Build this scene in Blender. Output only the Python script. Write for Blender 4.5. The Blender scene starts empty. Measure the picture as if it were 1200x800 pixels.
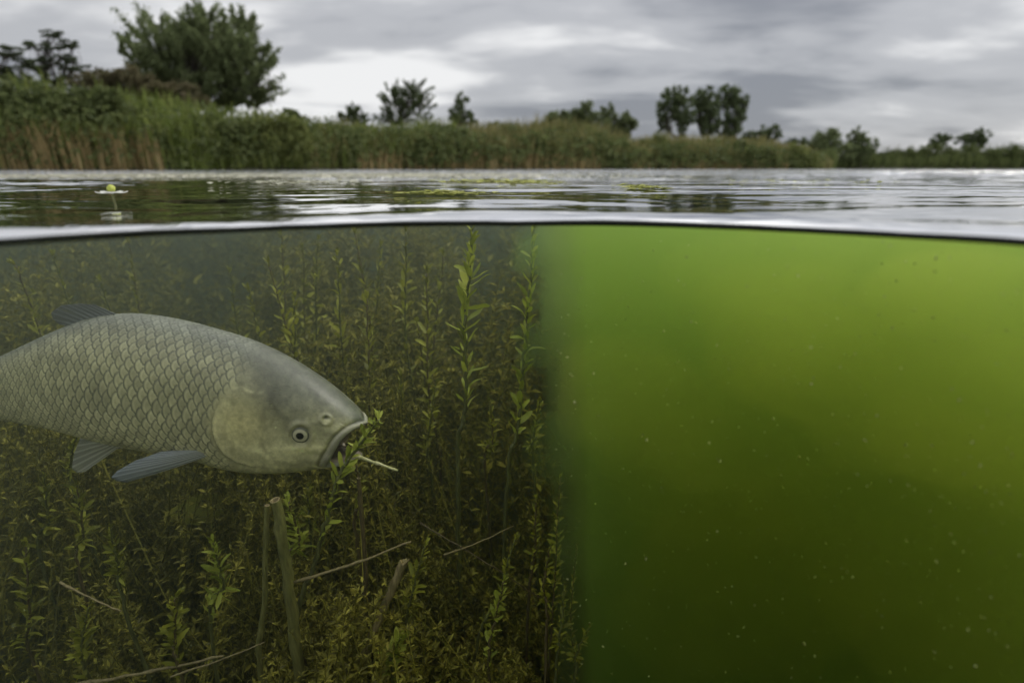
import bpy, bmesh, math, random
import numpy as np
from mathutils import Vector, Matrix, noise as mnoise

# ------------------------------------------------------------------ camera, sky, sun, exposure
scene = bpy.context.scene
col = scene.collection
PITCH = math.atan(202.0 / 620.0)      # lens axis tipped below the horizon
FPX, CAM_H = 620.0, 0.0365
cd = bpy.data.cameras.new('camera')
cam = bpy.data.objects.new('camera', cd); col.objects.link(cam)
cd.sensor_width = 36.0
cd.lens = 36.0 * FPX / 1200.0
cd.clip_start = 0.01
cd.clip_end = 6000.0
cam.location = (0, 0, CAM_H)
cam.rotation_euler = (math.pi / 2 - PITCH, 0, 0)
cd.dof.use_dof = True
cd.dof.focus_distance = 0.80
cd.dof.aperture_fstop = 18.6 / 7.0
scene.camera = cam

SUN_EL, SUN_AZ = math.radians(48), math.radians(62)     # azimuth measured from +Y towards +X
world = bpy.data.worlds.new('World'); scene.world = world
world.use_nodes = True
wt = world.node_tree; wn = wt.nodes; wl = wt.links
wn.clear()
def wnode(kind, **kw):
    n = wn.new(kind)
    for k, v in kw.items(): setattr(n, k, v)
    return n
def wmath(op, a, b=None, c=None):
    n = wnode('ShaderNodeMath', operation=op)
    for i, v in enumerate((a, b, c)):
        if v is None: continue
        if isinstance(v, (int, float)): n.inputs[i].default_value = v
        else: wl.new(v, n.inputs[i])
    return n.outputs[0]
sky = wnode('ShaderNodeTexSky', sky_type='NISHITA', sun_disc=False)
sky.sun_elevation = SUN_EL; sky.sun_rotation = SUN_AZ
tc = wnode('ShaderNodeTexCoord')
sep = wnode('ShaderNodeSeparateXYZ'); wl.new(tc.outputs['Generated'], sep.inputs[0])
up = wmath('MAXIMUM', sep.outputs[2], 0.0)
den = wmath('ADD', up, 0.16)
cx = wmath('DIVIDE', sep.outputs[0], den); cy = wmath('DIVIDE', sep.outputs[1], den)
comb = wnode('ShaderNodeCombineXYZ'); wl.new(cx, comb.inputs[0]); wl.new(cy, comb.inputs[1])
def cloud_noise(scale, detail, rough, off, stretch=(1, 1, 1), dist=0.0):
    m = wnode('ShaderNodeMapping'); m.inputs['Location'].default_value = off; m.inputs['Scale'].default_value = stretch
    wl.new(comb.outputs[0], m.inputs[0])
    n = wnode('ShaderNodeTexNoise'); n.inputs['Scale'].default_value = scale
    n.inputs['Detail'].default_value = detail; n.inputs['Roughness'].default_value = rough
    n.inputs['Distortion'].default_value = dist
    wl.new(m.outputs[0], n.inputs['Vector'])
    return n.outputs[0]
n1 = cloud_noise(0.62, 5, 0.46, (3.1, 1.7, 0.0), (0.75, 1.0, 1), 0.3)
n2 = cloud_noise(2.0, 5, 0.5, (7.3, 2.2, 4.0), (0.6, 1.0, 1), 0.3)
cl = wmath('ADD', wmath('MULTIPLY', n1, 0.62), wmath('MULTIPLY', n2, 0.38))
ramp = wnode('ShaderNodeValToRGB'); wl.new(cl, ramp.inputs[0])
ramp.color_ramp.interpolation = 'EASE'
el = ramp.color_ramp.elements
el[0].position = 0.39; el[0].color = (0.245, 0.256, 0.285, 1)
el[1].position = 0.61; el[1].color = (0.84, 0.84, 0.84, 1)
e2 = el.new(0.5); e2.color = (0.46, 0.468, 0.49, 1)
# an overcast sky is about three times brighter overhead than at the horizon
lift = wmath('ADD', wmath('MULTIPLY', wmath('SMOOTH_MAX', wmath('SUBTRACT', up, 0.22), 0.0, 0.1), 2.4), 1.0)
cmul = wnode('ShaderNodeVectorMath', operation='SCALE'); wl.new(ramp.outputs[0], cmul.inputs[0])
wl.new(wmath('MULTIPLY', lift, 10.0), cmul.inputs['Scale'])
mixc = wnode('ShaderNodeMix', data_type='RGBA'); mixc.inputs[0].default_value = 0.94
wl.new(sky.outputs[0], mixc.inputs[6]); wl.new(cmul.outputs[0], mixc.inputs[7])
bg = wnode('ShaderNodeBackground'); bg.inputs[1].default_value = 0.1
wl.new(mixc.outputs[2], bg.inputs[0])
wo = wnode('ShaderNodeOutputWorld'); wl.new(bg.outputs[0], wo.inputs[0])

sd = bpy.data.lights.new('sun', 'SUN'); sd.energy = 1.5; sd.angle = math.radians(14); sd.color = (1.0, 0.95, 0.87)
sun = bpy.data.objects.new('sun', sd); col.objects.link(sun)
sun.location = (30, 20, 40)
sdir = Vector((math.sin(SUN_AZ) * math.cos(SUN_EL), math.cos(SUN_AZ) * math.cos(SUN_EL), math.sin(SUN_EL)))
sun.rotation_euler = sdir.to_track_quat('Z', 'Y').to_euler()

vs = scene.view_settings
vs.view_transform = 'Standard'; vs.look = 'None'; vs.gamma = 1.0; vs.exposure = 0.1; vs.use_curve_mapping = False
cy_ = scene.cycles
cy_.use_denoising = True
cy_.max_bounces = 4; cy_.diffuse_bounces = 2; cy_.glossy_bounces = 2; cy_.transmission_bounces = 2
cy_.transparent_max_bounces = 12; cy_.volume_bounces = 2
cy_.use_adaptive_sampling = True; cy_.adaptive_threshold = 0.02; cy_.adaptive_min_samples = 24

# ------------------------------------------------------------------ helpers
def ray(px, py):
    rx, u, f = (px - 600.0) / FPX, (400.0 - py) / FPX, 1.0
    s, c = math.sin(PITCH), math.cos(PITCH)
    return Vector((rx, f * c + u * s, -f * s + u * c))
def at(px, py, y):                      # the point at forward distance y seen in that direction
    d = ray(px, py)
    return Vector((0, 0, CAM_H)) + d * (y / d.y)
def at_z(px, py, z):
    d = ray(px, py)
    return Vector((0, 0, CAM_H)) + d * ((z - CAM_H) / d.z)

def material(name):
    m = bpy.data.materials.new(name); m.use_nodes = True
    nt = m.node_tree; nt.nodes.clear()
    out = nt.nodes.new('ShaderNodeOutputMaterial')
    return m, nt, out
class NT:
    """small shorthand for building node trees"""
    def __init__(self, nt): self.nt = nt
    def node(self, kind, ins=None, **kw):
        n = self.nt.nodes.new(kind)
        for k, v in kw.items(): setattr(n, k, v)
        for k, v in (ins or {}).items():
            if isinstance(v, bpy.types.NodeSocket): self.nt.links.new(v, n.inputs[k])
            else: n.inputs[k].default_value = v
        return n
    def math(self, op, a, b=0.0):
        return self.node('ShaderNodeMath', {0: a, 1: b}, operation=op).outputs[0]
    def ramp(self, fac, stops):
        n = self.node('ShaderNodeValToRGB', {0: fac})
        e = n.color_ramp.elements
        while len(e) < len(stops): e.new(0.5)
        for q, (p, c) in zip(e, stops): q.position = p; q.color = (*c, 1)
        return n.outputs[0]
    def link(self, a, b): self.nt.links.new(a, b)

def mesh_obj(name, verts, faces, mat=None, parent=None, smooth=False, uvs=None):
    me = bpy.data.meshes.new(name)
    if isinstance(verts, np.ndarray): verts = verts.tolist()
    if isinstance(faces, np.ndarray): faces = faces.tolist()
    me.from_pydata(verts, [], faces)
    me.update()
    if smooth: me.shade_smooth()
    if mat: me.materials.append(mat)
    o = bpy.data.objects.new(name, me); col.objects.link(o)
    if parent: o.parent = parent
    return o
def empty(name, loc=(0, 0, 0)):
    o = bpy.data.objects.new(name, None); col.objects.link(o); o.location = loc
    o.empty_display_size = 0.1
    return o
def tag(o, label=None, cat=None, group=None, kind=None):
    if label: o['label'] = label
    if cat: o['category'] = cat
    if group: o['group'] = group
    if kind: o['kind'] = kind
    return o
CLEAR = ((0.26, 0.295, 0.265, 1), 0.64, 0.72, (.09, .14, .06, 1))
BLOOM = ((0.285, 0.475, 0.155, 1), 6.0, 0.58, (.25, .21, 0, 1))
EDGE = ((0.27, 0.38, 0.19, 1), 2.0, 0.6, (.2, .15, .01, 1))

# ------------------------------------------------------------------ water
WELL_R = 0.45                            # air pocket about the half-sunk camera port: round in front, widened elsewhere for light
def well(phi):                           # phi from +Y towards +X; distance of the water's near edge
    a = abs((phi + math.pi) % (2 * math.pi) - math.pi)
    lim = math.radians(52)
    if a <= lim: return WELL_R
    yf = WELL_R * math.cos(lim)
    x, yb = 0.8, 0.25  # sides and back opened wider so sky light reaches fish and weeds
    s, c = math.sin(a), math.cos(a)
    t = x / s if s > 1e-6 else 1e9
    if c > 1e-6: t = min(t, yf / c)
    if c < -1e-6: t = min(t, yb / -c)
    return t
def vnoise(x, y, seed):                  # vectorised smooth value noise
    xi, yi = np.floor(x).astype(np.int64), np.floor(y).astype(np.int64)
    xf, yf = x - xi, y - yi
    u, v = xf * xf * xf * (xf * (xf * 6 - 15) + 10), yf * yf * yf * (yf * (yf * 6 - 15) + 10)
    def h(a, b):
        n = (a * 374761393 + b * 668265263 + seed * 1442695041) & 0x7fffffff
        n = ((n ^ (n >> 13)) * 1274126177) & 0x7fffffff
        return ((n ^ (n >> 16)) & 0xffff) / 65535.0
    return (h(xi, yi) * (1 - u) + h(xi + 1, yi) * u) * (1 - v) + (h(xi, yi + 1) * (1 - u) + h(xi + 1, yi + 1) * u) * v
def fbm(x, y, seed, octv=3):
    s, a, t = 0, 1.0, 0.0
    for k in range(octv):
        s = s + a * vnoise(x * 2 ** k, y * 2 ** k, seed + k * 17); t += a; a *= 0.5
    return s / t

front = np.radians(np.linspace(-56, 56, 560))
back = np.radians(np.linspace(56, 304, 90))[1:-1]
PHI = np.concatenate([front, back])
RHO = np.array([well(p) for p in PHI])
NT_ = 460
T = np.linspace(0, 1, NT_) ** 1.15
FAR = 260.0
R_ = RHO[None, :] * (FAR / RHO[None, :]) ** T[:, None]
X = R_ * np.sin(PHI)[None, :]; Y = R_ * np.cos(PHI)[None, :]
D = R_ - RHO[None, :]                    # distance behind the near edge
def waves(X, Y, R):
    rng = np.random.RandomState(5)
    z = np.zeros_like(X)
    for lam, amp, n in ((1.3, .0026, 4), (0.55, .0021, 5), (0.24, .0011, 6), (0.11, .00036, 6)):
        for k in range(n):
            a = rng.normal(0.0, 0.55); ph = rng.uniform(0, 6.28); l = lam * rng.uniform(.8, 1.3)
            kx, ky = math.sin(a) * 2 * math.pi / l, math.cos(a) * 2 * math.pi / l
            wob = 2.2 * fbm(X / (3 * l) + 11 * k, Y / (3 * l), 3 + k)
            fade = np.clip(l / (R * 0.02 + 1e-6) - .6, 0, 1)
            z += amp / math.sqrt(n) * np.sin(X * kx + Y * ky + ph + 3 * wob) * fade
    mask = 0.25 + 1.3 * np.clip(fbm(X * .55 + 4, Y * .9, 77) * 2 - .55, 0, 1)
    return z * mask
Z = waves(X, Y, R_)
lip = np.clip(1 - D / 0.055, 0, 1)
LIPW = lambda p: 0.0011 * (fbm(np.asarray(p) * 5 + 40, np.asarray(p) * 0, 21, 3) - .5) * 2
Z = Z * (1 - lip) - 0.0042 * lip ** 2 + LIPW(PHI)[None, :] * lip
nb, nt = len(PHI), NT_
V = np.stack([X, Y, Z], -1).reshape(-1, 3)
idx = np.arange(nt * nb).reshape(nt, nb)
nxt = np.roll(idx, -1, axis=1)
F = np.stack([idx[:-1], nxt[:-1], nxt[1:], idx[1:]], -1).reshape(-1, 4)[:, ::-1]
m_water, nt_, out = material('pond_water_surface'); N = NT(nt_)
geo = N.node('ShaderNodeNewGeometry')
pos = geo.outputs['Position']
mp = N.node('ShaderNodeMapping', {0: pos, 'Scale': (1.0, 1.9, 1.0)})
nA = N.node('ShaderNodeTexNoise', {'Vector': mp.outputs[0], 'Scale': 2.4, 'Detail': 3.0, 'Roughness': .55}).outputs[0]
nB = N.node('ShaderNodeTexNoise', {'Vector': mp.outputs[0], 'Scale': .35, 'Detail': 0.0}).outputs[0]
msk = N.node('ShaderNodeMapRange', {0: nB, 1: .42, 2: .62, 3: .12, 4: 1.0}).outputs[0]
nC = N.node('ShaderNodeTexNoise', {'Vector': mp.outputs[0], 'Scale': 11.0, 'Detail': 2.0, 'Roughness': .5}).outputs[0]
dist = N.node('ShaderNodeVectorMath', {0: pos}, operation='LENGTH').outputs['Value']
nD = N.node('ShaderNodeTexNoise', {'Vector': mp.outputs[0], 'Scale': .22, 'Detail': 1.0}).outputs[0]
# wind-ruffled water further out, in patches; calmer near the port
far = N.math('MULTIPLY', N.node('ShaderNodeMapRange', {0: dist, 1: 1.0, 2: 6.0, 3: 0.12, 4: 1.0}).outputs[0], N.node('ShaderNodeMapRange', {0: nD, 1: .36, 2: .52, 3: .1, 4: 1.0}).outputs[0])
hgt = N.math('ADD', N.math('MULTIPLY', nA, msk), N.math('MULTIPLY', N.math('MULTIPLY', nC, far), .62))
bump = N.node('ShaderNodeBump', {'Height': hgt, 'Strength': 1.0, 'Distance': 0.05})
fres = N.node('ShaderNodeFresnel', {'IOR': 1.333, 'Normal': bump.outputs[0]})
tr = N.node('ShaderNodeBsdfTransparent')
gl = N.node('ShaderNodeBsdfGlossy', {'Roughness': 0.015, 'Color': (1, 1, 1, 1), 'Normal': bump.outputs[0]})
mx = N.node('ShaderNodeMixShader', {0: fres.outputs[0], 1: tr.outputs[0], 2: gl.outputs[0]})
N.link(mx.outputs[0], out.inputs[0])
water = mesh_obj('water', V, F, m_water, smooth=True)
tag(water, 'rippled pond surface mirroring grey sky and reeds', 'water', kind='structure')
# water edge rolled against the port, its internal reflection painted as dark colour
ring = [p for p in np.radians(np.linspace(-52, 52, 200))]
prof = [(0.000, -.0040), (-.0009, -.0042), (-.0017, -.0050), (-.0020, -.0062), (-.0017, -.0074), (-.0009, -.0082), (.0005, -.0085)]
rv, rf = [], []
for i, p in enumerate(ring):
    zo = float(LIPW(np.array([p]))[0])
    for dr, z in prof: rv.append(((WELL_R + dr) * math.sin(p), (WELL_R + dr) * math.cos(p), z + zo * (1 if z > -.007 else .5)))
q = len(prof)
for i in range(len(ring) - 1):
    for j in range(q - 1): rf.append((i * q + j, (i + 1) * q + j, (i + 1) * q + j + 1, i * q + j + 1))
m_rim, nt_, out = material('water_edge'); N = NT(nt_)
N.link(N.node('ShaderNodeBsdfPrincipled', {'Base Color': (.012, .014, .008, 1), 'Roughness': .12, 'IOR': 1.333}).outputs[0], out.inputs[0])
rim = mesh_obj('water_edge', rv, rf, m_rim, parent=water, smooth=True)

# murk: clearer water over the weeds, a green algal bloom in the open water beside them
hz_top, hz_bot = -0.0065, -2.4
def murk(name, a0, a1, b0, b1, t0, t1, color, density, g, absorb, label):
    ph = np.radians(np.linspace(a0, a1, 160)); po = np.radians(np.linspace(b0, b1, 160))
    inner = [(well(p) * math.sin(p), well(p) * math.cos(p)) for p in ph]
    outer = [(FAR * math.sin(p), FAR * math.cos(p)) for p in po]
    n = len(ph)
    # the front leans: deeper down it starts farther to the side
    ph2 = np.radians(np.linspace(a0 + t0, a1 + t1, 160))
    inner2 = [(well(p) * math.sin(p), well(p) * math.cos(p)) for p in ph2]
    hv = [(x, y, hz_top) for x, y in inner] + [(x, y, hz_top) for x, y in outer] + [(x, y, hz_bot) for x, y in inner2] + [(x, y, hz_bot) for x, y in outer]
    hf = []
    for i in range(n - 1):
        j = i + 1
        hf += [(i, n + i, n + j, j), (2 * n + i, 2 * n + j, 3 * n + j, 3 * n + i), (n + i, 3 * n + i, 3 * n + j, n + j), (i, j, 2 * n + j), (i, 2 * n + j, 2 * n + i)]
    for e in (0, n - 1): hf += [(e, n + e, 3 * n + e), (e, 3 * n + e, 2 * n + e)]
    m, nt_, out = material(name); N = NT(nt_)
    pv = N.node('ShaderNodeVolumePrincipled', {'Color': color, 'Density': density, 'Anisotropy': g, 'Absorption Color': absorb})
    N.link(pv.outputs[0], out.inputs['Volume'])
    o = mesh_obj(name, hv, hf, m)
    b = bmesh.new(); b.from_mesh(o.data); bmesh.ops.recalc_face_normals(b, faces=b.faces); b.to_mesh(o.data); b.free()
    tag(o, label, 'murk', kind='stuff')
# the front between the two runs obliquely away, so they blend in depth
murk('haze', -170.0, 4.6, -170.0, 1.6, 0, 13, *CLEAR, 'grey green haze in the clearer water over the weeds')
murk('edge_haze', 4.62, 8.0, 1.61, 2.3, 13, 17, *EDGE, 'thin green haze where clear water meets the bloom')
murk('green_haze', 8.02, 180.0, 2.31, 180.0, 17, 0, *BLOOM, 'bright green algal murk in the open water')

# drifting clouds of algae: soft blobs of extra murk inside the water
def cloud(px, py, r, rad, color, density, label, seed, squash=.8):
    d = ray(px, py); d = d / math.hypot(d.x, d.y); c = Vector((0, 0, CAM_H)) + d * r
    b = bmesh.new(); bmesh.ops.create_icosphere(b, subdivisions=4, radius=1.0)
    for v in b.verts:
        k = 1 + .55 * mnoise.noise(v.co * 1.1 + Vector((seed * 7.1, 0, 0))) + .22 * mnoise.noise(v.co * 2.6 + Vector((0, seed * 3.3, 0)))
        v.co = Vector((v.co.x * rad * k, v.co.y * rad * k, v.co.z * rad * k * squash))
        w = v.co + c; h_ = math.hypot(w.x, w.y)
        if h_ < WELL_R + .004: w.x *= (WELL_R + .004) / h_; w.y *= (WELL_R + .004) / h_
        w.z = min(w.z, -.012); v.co = w - c
    me = bpy.data.meshes.new('algae_cloud'); b.to_mesh(me); b.free()
    m, nt_, out = material('algae_cloud'); N = NT(nt_)
    N.link(N.node('ShaderNodeVolumePrincipled', {'Color': color, 'Density': density, 'Anisotropy': .5, 'Absorption Color': (0, 0, 0, 1)}).outputs[0], out.inputs['Volume'])
    me.materials.append(m)
    o = bpy.data.objects.new('algae_haze', me); col.objects.link(o); o.location = c
    tag(o, label, 'algae', kind='stuff')
bright, dull, wisp = (.80, .90, .22, 1), (.30, .42, .10, 1), (.40, .58, .2, 1)
for k, a in enumerate([(1090, 400, .66, .17, bright, 2.6, 'bright yellow green algae cloud in the middle of the open water'), (930, 340, .64, .13, bright, 1.3, 'faint algae cloud under the surface of the open water'),
    (800, 500, .62, .14, bright, 2.0, 'faint algae cloud near the weeds'), (760, 420, .60, .10, dull, 1.4, 'dull darker murk patch near the weeds'), (980, 560, .62, .14, dull, 0.8, 'dull darker murk patch low in the open water'),
    (1180, 300, .66, .12, dull, 1.6, 'dull murk patch just below the surface'), (860, 660, .62, .13, bright, 2.0, 'faint algae cloud deep in the open water'), (1130, 620, .66, .16, bright, 2.0, 'faint algae cloud deep down by bright water'),
    (648, 300, .72, .055, wisp, 5.0, 'green wisp reaching over the weeds just under the surface'), (640, 400, .80, .05, wisp, 5.0, 'green wisp behind the slanting tall stem'), (668, 350, .60, .04, wisp, 4.0, 'small green wisp beside the slanting tall stem'),
    (672, 520, .62, .055, wisp, 4.0, 'green wisp by the dark short sprig'), (690, 640, .60, .05, wisp, 4.0, 'green wisp low beside the dark weeds')]):
    cloud(*a, seed=k + 1)

# ------------------------------------------------------------------ ground
SHORE = [(-60, 9), (-30, 12.5), (-16.5, 16.5), (-11, 19), (-5, 25), (0, 30), (8, 36), (16, 42), (24, 47), (28.5, 50), (31, 53), (33, 60), (38, 66), (60, 68), (110, 74), (200, 80)]
def shore_y(x):
    return float(np.interp(x, [p[0] for p in SHORE], [p[1] for p in SHORE]))
bed_z = -1.15
m_ground, nt_, out = material('ground_soil'); N = NT(nt_)
nz = N.node('ShaderNodeTexNoise', {'Scale': 1.3, 'Detail': 8.0})
N.link(N.node('ShaderNodeBsdfPrincipled', {'Base Color': N.ramp(nz.outputs[0], [(.3, (.03, .028, .012)), (.7, (.075, .075, .03))]), 'Roughness': .95}).outputs[0], out.inputs[0])
xs = np.concatenate([-np.geomspace(2500, 62, 14), np.linspace(-60, 200, 120), np.geomspace(210, 2500, 14)])
offs = np.array([-400, -120, -60, -25, -8, -3, -1.2, -.4, 0.0, .25, .7, 1.6, 4, 10, 25, 60, 200, 700, 2500.])
hts = np.array([bed_z, bed_z, bed_z, bed_z, bed_z, -1.0, -.6, -.15, 0.02, .12, .25, .4, .5, .6, .7, .8, .8, .8, .8])
gv, gf = [], []
for x in xs:
    sy = shore_y(max(-60, min(200, x)))
    for o, hh in zip(offs, hts):
        gv.append((x, sy + o, hh))
k = len(offs)
for i in range(len(xs) - 1):
    for j in range(k - 1): gf.append((i * k + j, (i + 1) * k + j, (i + 1) * k + j + 1, i * k + j + 1))
ground = mesh_obj('ground', gv, gf, m_ground, smooth=True)
tag(ground, 'muddy pond bed rising to the grassy bank', 'ground', kind='structure')

# ------------------------------------------------------------------ bank vegetation
def far_leaf(name, dark, mid, light, transl=.4):
    m, nt_, out = material(name); N = NT(nt_)
    r = N.node('ShaderNodeNewGeometry').outputs['Random Per Island']
    pos = N.node('ShaderNodeNewGeometry').outputs['Position']
    nz = N.node('ShaderNodeTexNoise', {'Vector': pos, 'Scale': .55, 'Detail': 3.0})
    f = N.math('ADD', N.math('MULTIPLY', r, .55), N.math('MULTIPLY', nz.outputs[0], .5))
    c = N.ramp(f, [(.12, dark), (.5, mid), (.92, light)])
    p = N.node('ShaderNodeBsdfPrincipled', {'Base Color': c, 'Roughness': .7, 'Specular IOR Level': .2})
    t = N.node('ShaderNodeBsdfTranslucent', {'Color': c})
    N.link(N.node('ShaderNodeMixShader', {0: transl, 1: p.outputs[0], 2: t.outputs[0]}).outputs[0], out.inputs[0])
    return m
m_willow = far_leaf('willow_leaf', (.075, .10, .044), (.155, .19, .08), (.24, .28, .13))
m_dark = far_leaf('dark_tree_leaf', (.062, .085, .042), (.122, .158, .070), (.19, .23, .11))
m_pine = far_leaf('sparse_tree_leaf', (.055, .070, .042), (.10, .125, .066), (.15, .18, .10))
m_bramble = far_leaf('bramble_leaf', (.070, .068, .034), (.145, .135, .068), (.25, .20, .12))
m_reedg = far_leaf('green_reed', (.07, .105, .022), (.17, .215, .048), (.30, .33, .10), .3)
m_reedt = far_leaf('tan_reed', (.17, .125, .052), (.34, .26, .115), (.50, .40, .20), .2)
m_reedm = far_leaf('mixed_reed', (.085, .092, .032), (.185, .185, .066), (.34, .29, .13), .3)
m_hedge = far_leaf('hedge_leaf', (.048, .066, .022), (.10, .125, .042), (.165, .19, .07))
m_scrub = far_leaf('scrub_leaf', (.065, .085, .025), (.145, .170, .050), (.25, .27, .09))
m_bark = stem_material('tree_bark', (.05, .042, .034), (.13, .115, .095)) if 'stem_material' in globals() else None
if m_bark is None:
    m_bark, nt_, out = material('tree_bark'); N = NT(nt_)
    nz = N.node('ShaderNodeTexNoise', {'Scale': 9.0, 'Detail': 6.0})
    N.link(N.node('ShaderNodeBsdfPrincipled', {'Base Color': N.ramp(nz.outputs[0], [(.3, (.045, .038, .030)), (.7, (.12, .105, .085))]), 'Roughness': .9}).outputs[0], out.inputs[0])
def ground_z(x, y):
    o = y - shore_y(x); return float(np.interp(o, offs, hts))
def scatter_leaves(cen, size, R, droop=0.0, elong=1.6):
    """quads with a centre fold at the given centres"""
    n = len(cen)
    a = R.normal(0, 1, (n, 3)); a[:, 2] -= droop; a /= np.linalg.norm(a, axis=1, keepdims=True)
    b = np.cross(a, R.normal(0, 1, (n, 3))); b /= np.linalg.norm(b, axis=1, keepdims=True)
    s = size * R.uniform(.6, 1.35, n)
    L, W = (a * (s * elong)[:, None]), (b * (s * .5)[:, None])
    q = np.stack([cen - L * .5, cen + W, cen + L * .5, cen - W], 1)
    return q.reshape(-1, 3), np.arange(n * 4).reshape(n, 4)
def limb_tube(a, b, r0, r1, R, n=6, bow=.08):
    a, b = Vector(a), Vector(b); L = (b - a).length
    off = Vector((R.normal(0, 1), R.normal(0, 1), abs(R.normal(0, .6)))) * L * bow
    P = []
    for i in range(n):
        t = i / (n - 1); P.append(a.lerp(b, t) + off * math.sin(math.pi * t) + Vector((R.normal(0, 1), R.normal(0, 1), 0)) * L * .012 * (0 < i < n - 1))
    return P, [r0 + (r1 - r0) * i / (n - 1) for i in range(n)]
class Geo:
    def __init__(s): s.v, s.f = [], []
    def tube(s, P, r, seg=6):
        n0 = len(s.v); ref = Vector((.7, .2, .1))
        n = len(P)
        for i, p in enumerate(P):
            t = (P[min(i + 1, n - 1)] - P[max(i - 1, 0)]).normalized()
            a = t.cross(ref).normalized(); b = t.cross(a)
            for k in range(seg):
                q = 2 * math.pi * k / seg; s.v.append(tuple(p + (a * math.cos(q) + b * math.sin(q)) * r[i]))
        for i in range(n - 1):
            for k in range(seg): s.f.append((n0 + i * seg + k, n0 + i * seg + (k + 1) % seg, n0 + (i + 1) * seg + (k + 1) % seg, n0 + (i + 1) * seg + k))
def tree(name, label, px_base, y, outline, mat, seed, leaf=.16, nleaf=6000, group=None, style='round', clumps=60, cat='tree', gap=.55):
    leaf *= .55; nleaf = int(nleaf * 3.0); clumps = int(clumps * 3.0); gap *= .70
    """outline: list of (px, py, rx_px, ry_px) lobes of the crown as seen; clumps of leaves fill each lobe's volume"""
    R = np.random.RandomState(seed)
    b = at(px_base, 198, y); base = Vector((b.x, b.y, ground_z(b.x, b.y) - .05))
    root = empty(name, base); tag(root, label, cat, group)
    sc = y / FPX
    cl, lob = [], []
    tot = sum(l[2] * l[3] for l in outline)
    for (px, py, rx, ry) in outline:
        c = at(px, py, y); k = max(3, int(clumps * rx * ry / tot))
        for _ in range(k):
            d = R.normal(0, 1, 3); d /= np.linalg.norm(d); d *= R.rand() ** .38
            p = np.array(c) + d * np.array([rx * sc, min(rx, ry) * sc * .9, ry * sc])
            cl.append(p); lob.append((rx * sc, ry * sc, np.array(c)))
    g = Geo()
    topc = max(cl, key=lambda p: p[2])
    fork = base + (Vector(topc) - base) * .38; fork.x = base.x + (Vector(topc).x - base.x) * .2; fork.y = base.y
    H = topc[2] - base.z
    tr0 = max(.05, H * .022)
    P, r = limb_tube(base, fork, tr0, tr0 * .75, R, 7, .03); g.tube(P, r, 9)
    # limbs: one per lobe, then a branch to each clump
    lobec = [np.array(at(px, py, y)) for (px, py, rx, ry) in outline]
    lims = []
    for lc in lobec:
        s0 = fork if R.rand() < .7 else base.lerp(fork, R.uniform(.6, .95))
        P, r = limb_tube(s0, lc, tr0 * .6, tr0 * .18, R, 7, .10); g.tube(P, r, 6); lims.append(P)
    for p in cl:
        P = min(lims, key=lambda q: (q[-1] - Vector(p)).length)
        s0 = P[R.randint(2, len(P))]
        PP, r = limb_tube(s0, p, tr0 * .17, tr0 * .04, R, 5, .10); g.tube(PP, r, 4)
    vv = [(x - base.x, yy - base.y, z - base.z) for x, yy, z in g.v]
    mesh_obj('trunk', vv, g.f, m_bark, root, True)
    cen = []
    per = max(8, nleaf // len(cl))
    for p, (rx, ry, lc) in zip(cl, lob):
        rad = R.uniform(.55, 1.2) * gap * min(rx, ry) * (.62 if style != 'round' else .55)
        k = int(per * R.uniform(.6, 1.4))
        d = R.normal(0, .5, (k, 3)) * rad
        if style == 'spray':          # leafy shoots pointing up and outwards
            o = p - lc; o[2] += ry * .7; o /= np.linalg.norm(o) + 1e-9
            t = R.uniform(-.6, 1.35, k); d = d * .42 + o[None] * (t * rad * 1.7)[:, None]
        if style == 'tier':           # flat layered plates
            d[:, 2] *= .22; d[:, 0] *= 1.5
        cen.append(p[None] + d)
    cen = np.concatenate(cen) - np.array(base)
    q, f = scatter_leaves(cen, leaf, R, .3)
    mesh_obj('crown', q, f, mat, root)
    return root
# distances come from the bank each tree stands behind and an ordinary height for its kind
tree('willow_tree', 'big bushy willow towering over the left reed bank', 238, 27.0,
     [(225, 78, 52, 46), (185, 55, 32, 28), (238, 42, 34, 20), (280, 75, 36, 45), (265, 50, 36, 34), (205, 100, 40, 28), (290, 105, 24, 24), (160, 62, 16, 14), (240, 105, 60, 26), (312, 104, 9, 6)],
     m_willow, 3, leaf=.15, nleaf=26000, style='spray', clumps=150, gap=.52)
tree('sparse_tree', 'sparse tree with layered flat branches beside the big willow', 72, 25.0,
     [(62, 38, 12, 6), (50, 55, 22, 6), (85, 52, 16, 5), (70, 70, 24, 6), (45, 78, 16, 6), (88, 80, 16, 6), (66, 95, 24, 8)], m_pine, 8, leaf=.12, nleaf=4200, style='tier', clumps=52, gap=.8)
tree('sparse_tree', 'sparse leaning tree with drooping branches at the end of the left bank', 8, 24.0,
     [(12, 62, 14, 7), (28, 76, 16, 6), (6, 88, 16, 9), (30, 96, 16, 7)], m_pine, 9, leaf=.12, nleaf=2600, style='tier', clumps=34, gap=.8)
tree('bramble_bush', 'brownish bramble bush in front of the willow trunk', 150, 24.0,
     [(115, 104, 26, 17), (150, 100, 26, 17), (185, 108, 30, 16), (215, 115, 26, 14), (135, 90, 14, 8)], m_bramble, 10, leaf=.12, nleaf=8000, clumps=80, gap=.8, cat='bush')
tree('small_tree', 'low bushy treetop just right of the willow', 340, 40.0, [(340, 138, 12, 8), (352, 142, 14, 7)], m_dark, 11, leaf=.2, nleaf=1500, clumps=20)
tree('small_tree', 'small ragged treetop between the willow and the round tree', 415, 44.0, [(412, 136, 14, 9), (424, 142, 14, 8), (418, 128, 7, 6)], m_dark, 12, leaf=.2, nleaf=1800, clumps=24, style='spray')
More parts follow.
